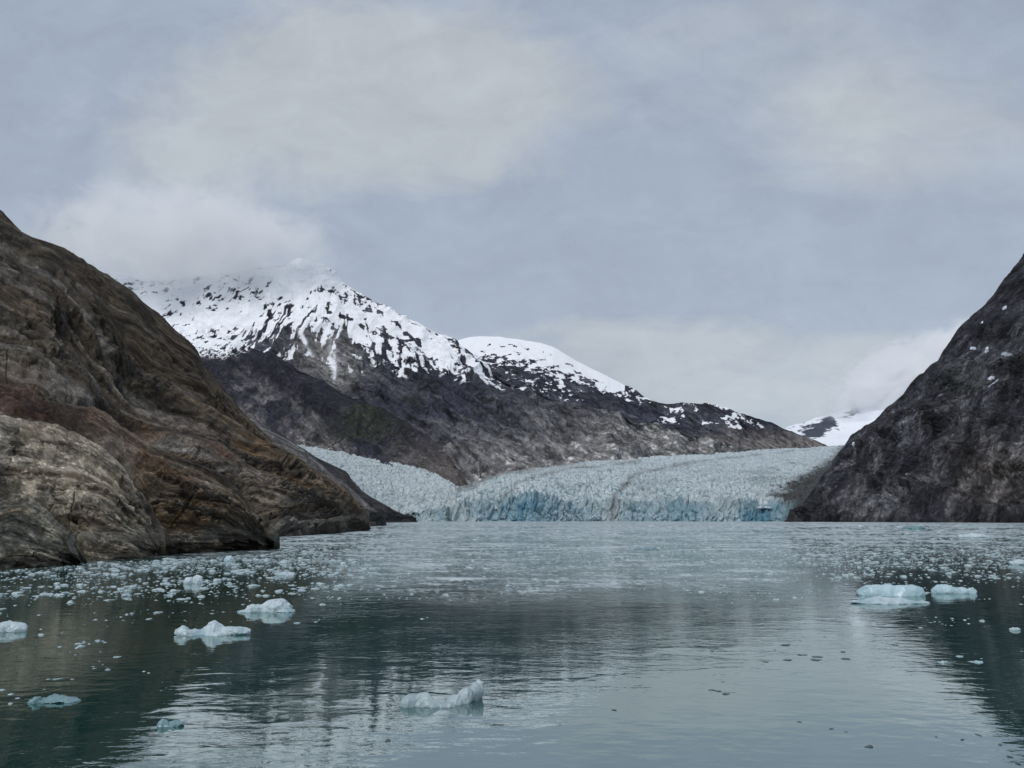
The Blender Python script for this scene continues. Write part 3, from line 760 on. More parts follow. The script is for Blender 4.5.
m, nt, N, L = nodes_mat('fjord_water')
out = N.new('ShaderNodeOutputMaterial')
b = N.new('ShaderNodeBsdfPrincipled'); b.inputs['Base Color'].default_value = (.006, .046, .040, 1); b.inputs['IOR'].default_value = 2.7
b.inputs['Roughness'].default_value = .06; b.inputs['Specular Tint'].default_value = (.90, 1, .98, 1)
af = nd(N, 'ShaderNodeAttribute', attribute_name='film'); ar = nd(N, 'ShaderNodeAttribute', attribute_name='ruffle')
tc = N.new('ShaderNodeTexCoord')
def wave(scale, sy, det, dist, rot=0):
    mp = N.new('ShaderNodeMapping'); mp.inputs['Scale'].default_value = (1, sy, 1); mp.inputs['Rotation'].default_value = (0, 0, rot); L.new(tc.outputs['Object'], mp.inputs[0])
    n = nd(N, 'ShaderNodeTexNoise', i_Scale=scale, i_Detail=det, i_Roughness=.55, i_Distortion=dist); L.new(mp.outputs[0], n.inputs[0])
    return n.outputs[0]
w1 = wave(.42, 1.6, 2.0, .3, .15); w2 = wave(1.7, 1.7, 3.0, .4, -.2); w3 = wave(6., 1.3, 2.0, .2, .4)
h = math_(N, L, 'MULTIPLY', w1, .022)
h = math_(N, L, 'MULTIPLY_ADD', w2, .0045, h)
h2 = math_(N, L, 'MULTIPLY', math_(N, L, 'MULTIPLY_ADD', w3, .0022, math_(N, L, 'MULTIPLY', w2, .014)), ar.outputs['Fac'])
h = math_(N, L, 'ADD', h, h2)
bp = nd(N, 'ShaderNodeBump', i_Strength=1.0, i_Distance=1.0); L.new(h, bp.inputs['Height']); L.new(bp.outputs[0], b.inputs['Normal'])
L.new(math_(N, L, 'MULTIPLY_ADD', ar.outputs['Fac'], .05, .015), b.inputs['Roughness'])
fi = N.new('ShaderNodeBsdfPrincipled'); fi.inputs['Roughness'].default_value = .45
fn_ = nd(N, 'ShaderNodeTexNoise', i_Scale=.12, i_Detail=9.0, i_Roughness=.78); L.new(tc.outputs['Object'], fn_.inputs[0])
rp = N.new('ShaderNodeValToRGB'); rp.color_ramp.elements[0].position = .38; rp.color_ramp.elements[0].color = (.10, .15, .16, 1); rp.color_ramp.elements[1].position = .62; rp.color_ramp.elements[1].color = (.60, .68, .70, 1)
L.new(fn_.outputs[0], rp.inputs[0]); L.new(rp.outputs[0], fi.inputs['Base Color'])
bp2 = nd(N, 'ShaderNodeBump', i_Strength=.8, i_Distance=.5); L.new(fn_.outputs[0], bp2.inputs['Height']); L.new(bp2.outputs[0], fi.inputs['Normal'])
mxs = N.new('ShaderNodeMixShader')
mk = math_(N, L, 'MULTIPLY_ADD', math_(N, L, 'SUBTRACT', fn_.outputs[0], .5), 1.6, af.outputs['Fac'])
mk = math_(N, L, 'MULTIPLY', mk, math_(N, L, 'MULTIPLY', af.outputs['Fac'], 1.35), clamp=True)
gl = N.new('ShaderNodeBsdfGlossy'); gl.inputs['Color'].default_value = (.84, .97, .95, 1); L.new(bp.outputs[0], gl.inputs['Normal']); gl.inputs['Roughness'].default_value = .03
mg = N.new('ShaderNodeMixShader'); mg.inputs[0].default_value = .24; L.new(b.outputs[0], mg.inputs[1]); L.new(gl.outputs[0], mg.inputs[2])
L.new(mk, mxs.inputs[0]); L.new(mg.outputs[0], mxs.inputs[1]); L.new(fi.outputs[0], mxs.inputs[2]); L.new(mxs.outputs[0], out.inputs[0])
M_WATER = m
wm = new_mesh('water', P.reshape(-1, 3), gfaces(*PX.shape), M_WATER, False, {'film': film.ravel(), 'ruffle': ruf.ravel()})
link('water', wm, kind='structure')
# bed of the fjord / land far beyond, one sheet reaching the horizon
mb, nt, N, L = nodes_mat('valley_floor')
out = N.new('ShaderNodeOutputMaterial'); b = N.new('ShaderNodeBsdfPrincipled'); L.new(b.outputs[0], out.inputs[0])
tc = N.new('ShaderNodeTexCoord'); n = nd(N, 'ShaderNodeTexNoise', i_Scale=.01, i_Detail=6.0); L.new(tc.outputs['Object'], n.inputs[0])
rp = N.new('ShaderNodeValToRGB'); rp.color_ramp.elements[0].color = (.02, .03, .03, 1); rp.color_ramp.elements[1].color = (.06, .06, .055, 1); L.new(n.outputs[0], rp.inputs[0]); L.new(rp.outputs[0], b.inputs['Base Color'])
link('ground', new_mesh('ground', [(-30000, -3000, -12), (30000, -3000, -12), (30000, 40000, -12), (-30000, 40000, -12)], [(0, 1, 2, 3)], mb, False), kind='structure')

# ================================================================== ICEBERGS
M_WHITE = ice_material('white_floating_ice', (.54, .61, .64), (.27, .38, .42), .9, .06, .0, .5)
M_BLUE = ice_material('pale_blue_ice', (.47, .60, .65), (.29, .43, .48), 1.2, .06, .0, .5)
M_GREY = ice_material('grey_floating_ice', (.42, .49, .51), (.22, .30, .33), .9, .06, .0, .5)
M_GLASS = ice_material('wet_grey_blue_ice', (.24, .34, .37), (.10, .20, .22), .8, .06, 0, .3)
M_DARK = ice_material('dark_clear_ice', (.07, .09, .095), (.025, .04, .042), .3, .03, 0, .1)
M_TEAL = ice_material('teal_ice', (.20, .34, .37), (.07, .17, .20), 6., .5, 0, .3)

import bmesh
def ico(sub):
    bm = bmesh.new(); bmesh.ops.create_icosphere(bm, subdivisions=sub, radius=1)
    V = np.array([v.co[:] for v in bm.verts]); Fc = np.array([[v.index for v in f.verts] for f in bm.faces]); bm.free()
    return V, Fc

def voxel_union(blobs, vox, smooth_it=6):
    V, Fc = ico(4); Vs, Fs = [], []
    for k, (x, y, z, rx, ry, rz, tilt) in enumerate(blobs):
        W = V * np.array([rx, ry, rz])
        c_, s_ = math.cos(tilt), math.sin(tilt)
        W = np.stack([W[:, 0] * c_ - W[:, 2] * s_, W[:, 1], W[:, 0] * s_ + W[:, 2] * c_], -1)
        Vs.append(W + np.array([x, y, z])); Fs.append(Fc + k * len(V))
    me = new_mesh('iceberg', np.concatenate(Vs), np.concatenate(Fs), None)
    o = bpy.data.objects.new('iceberg_tmp', me); COL.objects.link(o)
    md = o.modifiers.new('r', 'REMESH'); md.mode = 'VOXEL'; md.voxel_size = vox
    sm = o.modifiers.new('s', 'SMOOTH'); sm.iterations = smooth_it; sm.factor = .5
    dg = bpy.context.evaluated_depsgraph_get(); dg.update()
    m2 = bpy.data.meshes.new_from_object(o.evaluated_get(dg))
    n = len(m2.vertices); co_ = np.empty(n * 3, f32); m2.vertices.foreach_get('co', co_); co_ = co_.reshape(-1, 3)
    no = np.empty(n * 3, f32); m2.vertex_normals.foreach_get('vector', no); no = no.reshape(-1, 3)
    bpy.data.objects.remove(o); bpy.data.meshes.remove(me)
    return m2, co_.astype(float), no.astype(float)

def finish_berg(blobs, size, seed, mat, rough, facet=True, sm=6):
    m2, V, Nn = voxel_union(blobs, size / 36, sm)
    q = V / size
    big = fbm(q * 1.5 + seed * 3.1, 3, .5); scal = _cells(np.stack([q[:, 0] * 3.4 + .6 * big, q[:, 1] * 3.4, 0 * big + seed], -1) + q[:, 2:3] * 2.5 * np.array([1, .6, 0]))
    rg = ridged(q * 2.6 + seed, 3, .5); fn = fbm(q * 9 + seed, 3, .55)
    d = size * rough * (1.5 * big + .4 * (scal - .4) + .5 * (rg - .45) + .10 * fn)
    V = V + Nn * d[:, None]
    rs = np.random.RandomState(int(seed * 13) + 5); ctr = V.mean(0)
    for _ in range(26 if facet else 0):                               # break faces off it
        k0 = rs.randint(len(V)); n_ = Nn[k0] + rs.normal(size=3) * .35; n_ /= np.linalg.norm(n_)
        rad = size * rs.uniform(.22, .55)
        wl = np.exp(-(np.linalg.norm(V - V[k0], axis=1) / rad) ** 4)
        h_ = (V - V[k0]) @ n_; k_ = np.clip(h_ + size * rs.uniform(.0, .035), 0, size * .10)
        V = V - n_ * (k_ * .9 * wl)[:, None]
    V = V + Nn * (size * .018 * fbm(V / size * 6 + seed, 3, .6))[:, None]
    m2.vertices.foreach_set('co', V.astype(f32).ravel()); m2.update()
    m2.polygons.foreach_set('use_smooth', np.ones(len(m2.polygons), bool))
    m2.materials.clear(); m2.materials.append(mat); m2.name = 'iceberg'
    return m2

def berg(label, mat, pxc, pyb, lobes, seed, aspect=.6, rough=.10):
    """lobes: (offset px, half width px, height px, depth offset, half depth factor), sizes as seen, turned into metres"""
    Y = float(seaY(pyb)); mp = Y / F / CT
    c = at(pxc, pyb, Y)
    bl = []
    for k, (ox, hw, hh, oy, ad) in enumerate(lobes):
        rx = hw * mp * .95; ry = hw * mp * aspect * ad; rz = max(hh * mp * .84, .05)
        up = rz * (.12 + .2 * ((seed * 7 + k * 3) % 5) / 5)
        bl.append((ox * mp, oy * mp + ry * .7, up - .05 * rz, rx, ry, rz - up + .02, (((seed * 3 + k * 5) % 7) / 7 - .5) * .25 * min(1, rz / rx)))
    size = max(b_[3] for b_ in bl); size = min(size, max(b_[5] for b_ in bl) * 3.2)
    me = finish_berg(bl, size, seed, mat, rough)
    return link('iceberg', me, label=label, cat='iceberg', group='icebergs floating in the fjord', loc=(c[0], c[1], 0))

berg('white two lobed ice floe with a raised knob, alone on dark green water', M_WHITE, 210, 635.5, [(-20, 16, 7, 0, .8), (1, 12, 15.5, 2, 1.1), (20, 17, 10, 2, .9), (-2, 24, 5, 1, .7)], 1.)
berg('domed grey white iceberg with a thin trailing shelf on its left side', M_WHITE, 267, 612.5, [(4, 17, 14.5, 2, 1.), (-12, 12, 8, 0, .8), (-18, 14, 2, 0, .7), (16, 10, 2.5, 0, 1)], 2.)
berg('rounded white ice lump cut by the left edge of the photo', M_WHITE, 2, 632, [(0, 19, 11, 0, 1.), (8, 12, 9.5, 2, 1)], 3.)
berg('low glassy blue grey ice with a white knob on its left end, half sunk', M_GLASS, 52, 703, [(0, 24, 4, 0, .8), (-16, 7, 6.5, -2, 1)], 4.)
berg('small translucent ice fragment just left of the bright reflection', M_GLASS, 167, 727, [(-5, 6, 8, 0, 1), (3, 12, 4.5, 1, .8)], 5.)
berg('pale blue block with a smooth flank, largest ice on the right', M_BLUE, 894, 596, [(-12, 21, 12.5, 2, .9), (2, 24, 12, 2, .9), (14, 17, 12.5, 2, .9), (23, 10, 13, 1, 1.2)], 6., rough=.05)
berg('flat white slab of ice floating just in front of the blue block', M_WHITE, 893, 604, [(0, 40, 5, 0, .45), (-8, 22, 7, 1, .7)], 7., rough=.05)
berg('jagged pale blue ice with a knob at its right end, beside the blue block', M_BLUE, 955, 593.5, [(-6, 15, 9.5, 1, .9), (8, 12, 7, 1, .9), (18, 4.5, 7.5, 0, 1.2)], 8.)
berg('small dark teal iceberg close to the foot of the right cliff', M_TEAL, 917, 529.3, [(2, 8, 4.6, 0, 1), (-6, 7, 2.6, 0, 1)], 9.)
berg('low white floe among drift ice in front of the right cliff', M_WHITE, 978, 537.5, [(0, 16, 3.5, 0, 1), (-2, 8, 4.5, 0, 1)], 10.)
berg('twin ball shaped white ice lump near the left shore', M_WHITE, 192, 583.5, [(-3.5, 5.5, 7, 0, 1), (3.5, 6, 9.5, 1, 1)], 11.)
berg('thin flat white ice pan lying right of the twin ball lump', M_WHITE, 284, 575.5, [(0, 11, 3.6, 0, .8)], 12.)
berg('grey low ice mound far out on the drift ice, centre of the fjord', M_GLASS, 648, 550.3, [(-6, 7, 3, 0, 1), (6, 6, 3.4, 0, 1)], 13.)
berg('white ice bit near the right edge, below the other bergs', M_WHITE, 1016, 630.5, [(0, 5.5, 3, 0, 1)], 14.)
berg('white ice lump at the right edge among dense drift ice', M_WHITE, 1021, 565, [(0, 9, 6, 0, 1)], 17.)
berg('small upright blue tinted ice chunk at the foot of the left cliff', M_BLUE, 228, 561, [(0, 5, 6, 0, 1)], 18.)

# V-shaped floe in the middle foreground: low back and a raised arm reaching away to the right
def vberg():
    Y = float(seaY(706)); mp = Y / F / CT
    c = at(440, 706, Y)
    L_ = [(-27, 3, 0, 11, 9, 9), (-16, 5, 0, 13, 11, 10.5), (-4, 2, -1, 12, 9, 7.5), (6, -1, -1, 9, 7, 6.5), (12, 9, 0, 9, 8, 9.5), (21, 17, 1, 9, 8, 12), (30, 26, 3, 7, 7, 13), (35, 30, 5, 5, 5, 13)]
    bl = [(x * mp, y * mp, z * mp, rx * mp, ry * mp, rz * mp, 0.) for x, y, z, rx, ry, rz in L_]
    me = finish_berg(bl, 24 * mp, 5.3, M_GREY, .07, True, 22)
    link('iceberg', me, label='grey white ice floe with a raised bent arm, nearest in the middle foreground', cat='iceberg', group='icebergs floating in the fjord', loc=(c[0], c[1], 0))
vberg()

# ------------------------------------------------------------------ drift ice
V3, F3 = ico(3); V1, F1 = ico(1); V2, F2 = ico(2)
def chunk_shape(V, seed, e=.45):
    n = fbm(V * .9 + seed * 5.1, 3, .6)
    n2 = fbm(V * 2.3 + seed * 3.3, 2, .5)
    W = V * (1 + e * n + .16 * n2)[:, None]
    W[:, 2] = W[:, 2] * .42
    W[:, 2] = np.where(W[:, 2] < -.25, -.25, W[:, 2])
    return W
protos = {}
M_BR = ice_material('brash_ice', (.58, .65, .67), (.27, .37, .40), .35, .05, 0, .4)
for kind, mat in (('w', M_BR), ('b', M_BLUE), ('d', M_DARK)):
    protos[kind] = []
    for i in range(14):
        W = chunk_shape(V3, i + 3.3)
        if i % 3 == 0:                                         # some are two or three pieces frozen together
            W2 = chunk_shape(V3, i + 40.) * .6 + np.array([.95, .25, .05])
            me = new_mesh('ice_chunk', np.concatenate([W, W2]), np.concatenate([F3, F3 + len(W)]), mat)
        elif i % 3 == 1: me = new_mesh('ice_chunk', W * np.array([1.35, .8, .8]), F3, mat)
        else: me = new_mesh('ice_chunk', W, F3, mat)
        protos[kind].append(me)

cand = []
def scatter(n, fpx, fpy, smin, smax, kind='w', power=2.2):
    for _ in range(n):
        px, py = fpx(), fpy()
        s = smin + (smax - smin) * rng.rand() ** power
        cand.append((px, py, s, kind))
U = rng.uniform
def clumps(nc, per, x0, x1, y0, y1, spread, smin, smax, kind='w'):
    for _ in range(nc):
        cx, cy = U(x0, x1), y0 + (y1 - y0) * rng.rand() ** 1.6
        k = rng.poisson(per) + 1
        for _ in range(k):
            f_ = (cy - 519) / 60
            cand.append((cx + rng.normal() * spread * (.5 + f_), cy + rng.normal() * 1.3 * (.3 + f_), (smin + (smax - smin) * rng.rand() ** 2.5) * (.6 + .4 * f_), kind))
# left shore belt
clumps(150, 7, -60, 350, 560, 598, 8, .4, 3.7)
clumps(120, 6, 80, 390, 549, 575, 11, .4, 3.5)
clumps(60, 4, -60, 250, 585, 648, 6, .4, 2.3)
clumps(10, 3, 0, 200, 640, 700, 6, .5, 2.0)
clumps(14, 3, 230, 460, 590, 625, 8, .5, 2.2)
# right belt
clumps(170, 7, 825, 1100, 538, 580, 11, .4, 3.2)
clumps(26, 3, 860, 1100, 578, 660, 6, .6, 2.4)
# middle
clumps(60, 6, 330, 860, 545, 600, 16, .7, 3.0)
# foreground dark chips on the bright reflection
for (x, y, s) in ((683,643,3),(692,647,2.2),(702,651,2),(712,651,2.6),(785,645,4.5),(800,641,1.5),(775,650,2),(800,655,3),(805,655,2.4),(816,660,4.6),(818,657,4),(843,652,3),(846,659,5),(765,662,3),(787,660,4),(895,645,2.5),(897,643,2),(825,637,1.6),(711,690,2.2),(717,691,3),(726,694,3.8),
                  (799,722,2.2),(831,729,2.6),(846,732,1.6),(869,747,4),(936,737,1.6),(962,740,3),(978,735,3),(1010,757,3),(1018,764,2.6),(734,641,2.2),(872,662,1),(614,710,3),(388,741,4),(723,682,1.5),(560,725,1.3),(1000,745,2),(640,655,1.6),(744,634,1.4),(660,640,1.4)):
    cand.append((x, y, s * .85, 'd'))
cand.append((720, 551, 2.6, 'd')); cand.append((803, 543, 2.2, 'd')); cand.append((577, 546, 2.4, 'd')); cand.append((584, 545, 1.6, 'd'))
cand = np.array([(a, b_, c_, 'wbd'.index(k)) for a, b_, c_, k in cand])
def on_land(px, py):
    lim_ = np.interp(px, [-200, 0, 80, 81, 153, 154, 278, 279, 369, 385, 400, 2000], [586, 570, 564, 562.5, 559.5, 559, 552, 540, 532.5, 526, 524, 524])
    return py < lim_ + .8
cand = cand[~on_land(cand[:, 0], cand[:, 1])]
vis = (cand[:, 0] > -4) & (cand[:, 0] < 1028) & (cand[:, 1] < 768)
order = np.argsort(-(cand[:, 2] * vis + cand[:, 2] * .001))
dark = cand[cand[:, 3] == 2]; order = order[cand[order, 3] != 2]
big = cand[order[:300]]; rest = cand[order[300:]]
def place(c, i):
    px, py, s, k = c
    Y = float(seaY(py)); mp = Y / F / CT
    me = protos['wbd'[int(k)]][rng.randint(14)]
    if k == 0 and rng.rand() < .02: me = protos['b'][rng.randint(14)]
    p = at(px, py, Y); r = s * mp
    if k == 2 and py < 560: lab, cat, nm, gr = 'small dark lump standing on the far pale drift ice', 'ice chip', 'ice_chip', 'dark lumps on the far drift ice'
    elif k == 2: lab, cat, nm, gr = 'dark wet chip of clear ice floating on the bright reflection', 'ice chip', 'ice_chip', 'dark ice chips on the bright water'
    elif py < 600 and px < 420: lab, cat, nm, gr = 'small white piece of drift ice in the belt below the left cliff', 'ice chunk', 'ice_chunk', 'drift ice below the left cliff'
    elif px > 820: lab, cat, nm, gr = 'small white piece of drift ice on the water before the right cliff', 'ice chunk', 'ice_chunk', 'drift ice before the right cliff'
    elif py < 620 and px >= 420: lab, cat, nm, gr = 'small white piece of drift ice in the middle of the fjord', 'ice chunk', 'ice_chunk', 'drift ice in the middle of the fjord'
    else: lab, cat, nm, gr = 'small loose ice bit on the dark green water, left foreground', 'ice chunk', 'ice_chunk', 'loose ice bits in the left foreground'
    o = link(nm, me, label=lab, cat=cat, group=gr, loc=(p[0], p[1], 0))
    o.rotation_euler = (0, 0, U(0, 6.28)); v = U(.7, 1.25)
    o.scale = (r * v, r / v * U(.8, 1.4), r * (U(.35, 1.25) if k == 0 else .5))
for i, c_ in enumerate(big): place(c_, i)
for i, c_ in enumerate(dark): place(c_, i)

# far drift ice nobody could count: one object
def brash():
    pr = [chunk_shape(V1, i * 1.7, .5) for i in range(10)]
    L_ = [rest[:, :3]]
    n = 60000
    py = 522.5 + (600 - 522.5) * rng.rand(n) ** 1.7; px = U(-150, 1180, n)
    s = .35 + 1.3 * rng.rand(n) ** 3
    q = np.stack([px / 60, py / 5, 0 * px], -1)
    dn = fbm(q, 4, .6, off=800.)
    dens = np.interp(px, [-150, 330, 400, 640, 830, 900, 1180], [1.1, 1.1, .72, .7, 1.0, 1.2, 1.2]) * sst(.0, .12, sst(0, 1, 1) * np.interp(px, [-150, 330, 420, 820, 870, 1180], [598, 598, 588, 586, 584, 586]) / 600 - py / 600 + .03 + .03 * dn)
    keep = (dn * .9 + rng.rand(n) * .9 + dens - .35 > .75) & ~on_land(px, py)
    L_.append(np.stack([px, py, s], -1)[keep])
    # larger far floes
    n = 5200; py = 523.2 + 44 * rng.rand(n) ** 1.5; px = U(-100, 1130, n); s = .9 + 3.0 * rng.rand(n) ** 3 * np.clip((580 - py) / 30, .4, 1)
    k = ~on_land(px, py); L_.append(np.stack([px, py, s], -1)[k])
    A = np.concatenate(L_); n = len(A)
    Y = seaY(A[:, 1]); mp = Y / F / CT; loc = at(A[:, 0], A[:, 1], Y)
    Vs, Fs = [], []; o = 0
    idx = rng.randint(10, size=n)
    for i in range(10):
        sel = np.where(idx == i)[0]; k = len(sel)
        ang = U(0, 6.28, k); c, s = np.cos(ang), np.sin(ang); r = A[sel, 2] * mp[sel]
        B = pr[i][None] * np.stack([r * U(.8, 1.5, k), r * U(.7, 1.3, k), r * U(.35, 1.0, k) * np.clip(90 / Y[sel], .45, 1)], -1)[:, None, :]
        W = np.stack([B[..., 0] * c[:, None] - B[..., 1] * s[:, None], B[..., 0] * s[:, None] + B[..., 1] * c[:, None], B[..., 2]], -1)
        W += np.stack([loc[sel, 0], loc[sel, 1], 0 * r], -1)[:, None, :]
        nv = len(pr[i]); Vs.append(W.reshape(-1, 3)); Fs.append((F1[None] + (np.arange(k) * nv)[:, None, None]).reshape(-1, 3) + o); o += k * nv
    link('brash_ice', new_mesh('brash_ice', np.concatenate(Vs), np.concatenate(Fs), M_BR, False), kind='stuff', label='countless far pieces of drift ice spread over the fjord', cat='drift ice')
brash()

# ================================================================== CLOUD around the left summit
mv, nt, N, L = nodes_mat('cloud_vapour')
out = N.new('ShaderNodeOutputMaterial'); pv = N.new('ShaderNodeVolumePrincipled'); L.new(pv.outputs[0], out.inputs['Volume'])
pv.inputs['Color'].default_value = (.995, .997, 1, 1); pv.inputs['Anisotropy'].default_value = .1
tc = N.new('ShaderNodeTexCoord')
ln = N.new('ShaderNodeVectorMath'); ln.operation = 'LENGTH'; L.new(tc.outputs['Object'], ln.inputs[0])
mp = N.new('ShaderNodeMapping'); mp.inputs['Scale'].default_value = (2.2, 1.0, 1.0); L.new(tc.outputs['Object'], mp.inputs[0])
n = nd(N, 'ShaderNodeTexNoise', i_Scale=2.3, i_Detail=7.0, i_Roughness=.62, i_Distortion=.7); L.new(mp.outputs[0], n.inputs[0])
sh = math_(N, L, 'SUBTRACT', 1.0, ln.outputs['Value'])
dn = math_(N, L, 'MULTIPLY_ADD', math_(N, L, 'SUBTRACT', n.outputs[0], .54), 4.4, math_(N, L, 'MULTIPLY', sh, 1.35), clamp=True)
dn = math_(N, L, 'MULTIPLY', dn, math_(N, L, 'MULTIPLY', sh, 3.0, clamp=True))
dn = math_(N, L, 'MULTIPLY', dn, .0075)
L.new(dn, pv.inputs['Density'])

def cloud(px, py, Y, rx, ry, rz, label, tilt=0.0):
    V, Fc = ico(4)
    me = new_mesh('cloud', V, Fc, mv)
    o = link('cloud', me, label=label, cat='cloud', loc=tuple(at(px, py, Y)))
    m_ = Y / F; o.scale = (rx * m_, ry, rz * m_); o.rotation_euler = (0, tilt, 0)
cloud(190, 240, 4900, 190, 650, 70, 'soft grey cloud wrapped around the summit of the snow peak', .10)
cloud(915, 368, 11600, 120, 1300, 40, 'pale cloud resting on the distant snow slope beside the right cliff', -.40)

# ================================================================== SKY, SUN, CAMERA
W = bpy.data.worlds.new('World'); SC.world = W; W.use_nodes = True
nt = W.node_tree; nt.nodes.clear(); N, L = nt.nodes, nt.links
SUN_EL, SUN_AZ = math.radians(46), math.radians(205)       # azimuth clockwise from +Y
out = N.new('ShaderNodeOutputWorld'); bg = N.new('ShaderNodeBackground'); L.new(bg.outputs[0], out.inputs[0]); bg.inputs['Strength'].default_value = .1
sky = N.new('ShaderNodeTexSky'); sky.sky_type = 'NISHITA'; sky.sun_disc = False; sky.sun_elevation = SUN_EL; sky.sun_rotation = SUN_AZ
tc = N.new('ShaderNodeTexCoord'); nv = N.new('ShaderNodeVectorMath'); nv.operation = 'NORMALIZE'; L.new(tc.outputs['Generated'], nv.inputs[0])
sp = N.new('ShaderNodeSeparateXYZ'); L.new(nv.outputs[0], sp.inputs[0])
zc = math_(N, L, 'MAXIMUM', sp.outputs[2], 0.0)
zz = math_(N, L, 'ADD', zc, .22)
cx = math_(N, L, 'DIVIDE', sp.outputs[0], zz); cy = math_(N, L, 'DIVIDE', sp.outputs[1], zz)
cb = N.new('ShaderNodeCombineXYZ'); L.new(cx, cb.inputs[0]); L.new(cy, cb.inputs[1])
def cn(scale, det, ox, oy, dist=.3, sx=1., sy=1., rot=0.):
    mp = N.new('ShaderNodeMapping'); mp.inputs['Location'].default_value = (ox, oy, 0); mp.inputs['Scale'].default_value = (sx, sy, 1); mp.inputs['Rotation'].default_value = (0, 0, rot); L.new(cb.outputs[0], mp.inputs[0])
    n = nd(N, 'ShaderNodeTexNoise', i_Scale=scale, i_Detail=det, i_Roughness=.55, i_Distortion=dist); L.new(mp.outputs[0], n.inputs[0]); return n.outputs[0]
n1 = cn(.85, 6., 3.1, 1.7, .5); n2 = cn(2.4, 7., 7.7, 4.1, .6, .8, 1.2, .3); n3 = cn(5., 5., 1., 2., .4)
# one broad bank over the left half of the view, given as a direction in the sky
yy = math_(N, L, 'MAXIMUM', sp.outputs[1], .15)
tx = math_(N, L, 'DIVIDE', sp.outputs[0], yy); tz = math_(N, L, 'DIVIDE', sp.outputs[2], yy)
ct = N.new('ShaderNodeCombineXYZ'); L.new(tx, ct.inputs[0]); L.new(tz, ct.inputs[1])
def tn_(scale, det, sy, o):
    mp = N.new('ShaderNodeMapping'); mp.inputs['Location'].default_value = (o, o * .7, 0); mp.inputs['Scale'].default_value = (1, sy, 1); L.new(ct.outputs[0], mp.inputs[0])
    n = nd(N, 'ShaderNodeTexNoise', i_Scale=scale, i_Detail=det, i_Roughness=.62, i_Distortion=.8); L.new(mp.outputs[0], n.inputs[0]); return n.outputs[0]
ta, tb, tcn, td = tn_(4., 8., 1.3, 2.), tn_(5., 8., 1.3, 8.), tn_(8., 8., 1.7, 5.), tn_(7., 7., 1.8, 11.)
tx = math_(N, L, 'MULTIPLY_ADD', math_(N, L, 'SUBTRACT', ta, .5), .30, tx); tz = math_(N, L, 'MULTIPLY_ADD', math_(N, L, 'SUBTRACT', tb, .5), .20, tz)
def blob(x, z, rx, rz, slope=0.):
    a = math_(N, L, 'DIVIDE', math_(N, L, 'SUBTRACT', tx, x), rx)
    zz_ = math_(N, L, 'SUBTRACT', math_(N, L, 'MULTIPLY_ADD', math_(N, L, 'SUBTRACT', tx, x), -slope, tz), z)
    b_ = math_(N, L, 'DIVIDE', zz_, rz)
    r = math_(N, L, 'SQRT', math_(N, L, 'ADD', math_(N, L, 'MULTIPLY', a, a), math_(N, L, 'MULTIPLY', b_, b_)))
    return math_(N, L, 'SUBTRACT', 1.0, r, clamp=True)
B = math_(N, L, 'MULTIPLY', blob(-.26, .60, .48, .23, .0), 1.35)
B = math_(N, L, 'MAXIMUM', B, math_(N, L, 'MULTIPLY', blob(-.52, .37, .26, .08, -.25), 1.1))
B = math_(N, L, 'MAXIMUM', B, math_(N, L, 'MULTIPLY', blob(.50, .60, .50, .22, -.1), .5))
B = math_(N, L, 'MAXIMUM', B, math_(N, L, 'MULTIPLY', blob(.22, .20, .7, .17, 0), .8))
B = math_(N, L, 'SUBTRACT', B, math_(N, L, 'MULTIPLY', blob(.05, .36, .38, .13, .0), .55))
cov = math_(N, L, 'MULTIPLY_ADD', math_(N, L, 'SUBTRACT', n1, .5), 1.1, math_(N, L, 'MULTIPLY_ADD', math_(N, L, 'SUBTRACT', n2, .5), 1.5, math_(N, L, 'MULTIPLY_ADD', B, 1.15, .02)), clamp=True)
cov = math_(N, L, 'MULTIPLY_ADD', math_(N, L, 'SUBTRACT', cov, .42), 2.0, .42, clamp=True)
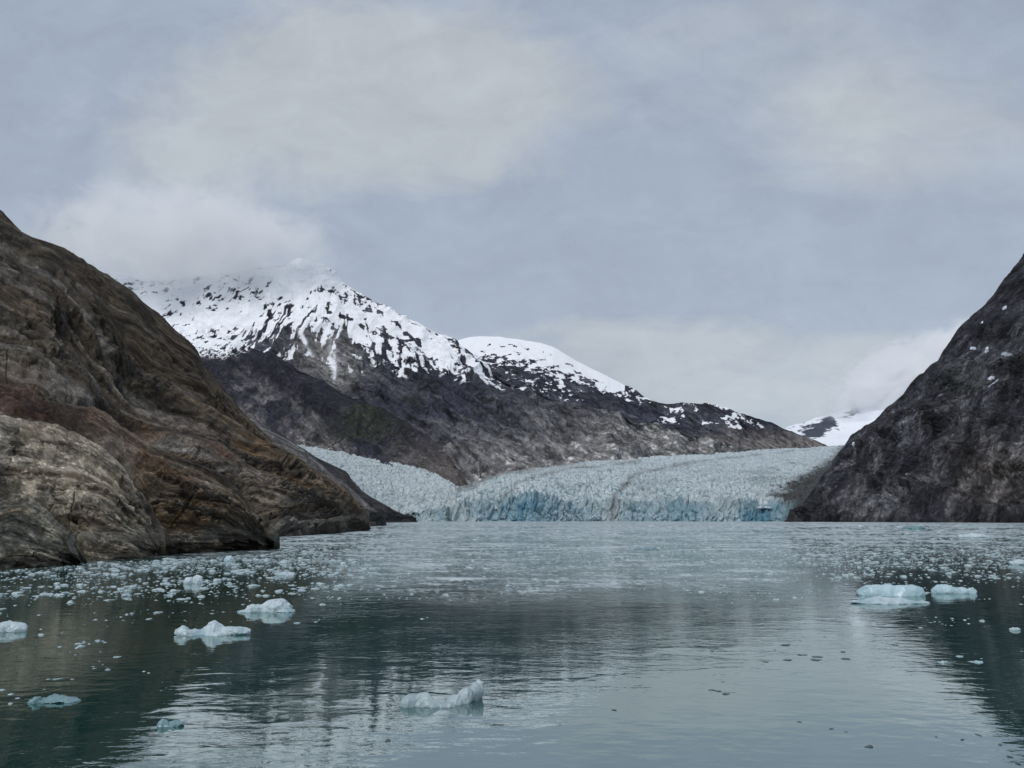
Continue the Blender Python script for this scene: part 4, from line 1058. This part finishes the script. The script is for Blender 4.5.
# thin blue-grey overcast and paler banks in it
c1 = nd(N, 'ShaderNodeMix', data_type='RGBA'); L.new(cov, c1.inputs[0]); c1.inputs[6].default_value = (3.7, 4.3, 5.3, 1); c1.inputs[7].default_value = (4.95, 5.35, 5.75, 1)
hz = math_(N, L, 'POWER', math_(N, L, 'SUBTRACT', 1.0, zc), 5.0, clamp=True)
c2 = nd(N, 'ShaderNodeMix', data_type='RGBA'); L.new(math_(N, L, 'MULTIPLY', hz, .6), c2.inputs[0]); L.new(c1.outputs[2], c2.inputs[6]); c2.inputs[7].default_value = (6.0, 6.4, 6.7, 1)
tn = math_(N, L, 'MULTIPLY_ADD', math_(N, L, 'SUBTRACT', tcn, .5), .30, math_(N, L, 'MULTIPLY_ADD', math_(N, L, 'SUBTRACT', ta, .5), .34, 1.05))
# small bright puffs low in the sky
lowm = math_(N, L, 'MULTIPLY', math_(N, L, 'SUBTRACT', .34, tz, clamp=True), 3.0, clamp=True)
pf = math_(N, L, 'MULTIPLY', math_(N, L, 'SUBTRACT', td, .55, clamp=True), 3.2, clamp=True)
tn = math_(N, L, 'MULTIPLY_ADD', math_(N, L, 'MULTIPLY', pf, lowm), .22, tn)
s3 = N.new('ShaderNodeVectorMath'); s3.operation = 'SCALE'; L.new(c2.outputs[2], s3.inputs[0]); L.new(tn, s3.inputs['Scale'])
mx = nd(N, 'ShaderNodeMix', data_type='RGBA'); mx.inputs[0].default_value = .88; L.new(sky.outputs[0], mx.inputs[6]); L.new(s3.outputs[0], mx.inputs[7])
L.new(mx.outputs[2], bg.inputs[0])

sl = bpy.data.lights.new('sun', 'SUN'); sl.energy = 1.85; sl.angle = math.radians(10); sl.color = (1, .97, .93)
so = link('sun', sl)
from mathutils import Vector
dirv = Vector((math.sin(SUN_AZ) * math.cos(SUN_EL), math.cos(SUN_AZ) * math.cos(SUN_EL), math.sin(SUN_EL)))
so.rotation_euler = dirv.to_track_quat('Z', 'Y').to_euler()

cam = bpy.data.cameras.new('camera'); co = link('camera', cam)
cam.sensor_fit = 'HORIZONTAL'; cam.sensor_width = 36; cam.lens = F / 1024 * 36; cam.clip_start = .5; cam.clip_end = 80000
co.location = (0, 0, HC); co.rotation_euler = (math.pi / 2 + TILT, 0, 0)
SC.camera = co
SC.view_settings.view_transform = 'Standard'; SC.view_settings.look = 'None'; SC.view_settings.exposure = 0
SC.render.engine = 'CYCLES'
SC.cycles.volume_bounces = 8
SC.cycles.max_bounces = 12
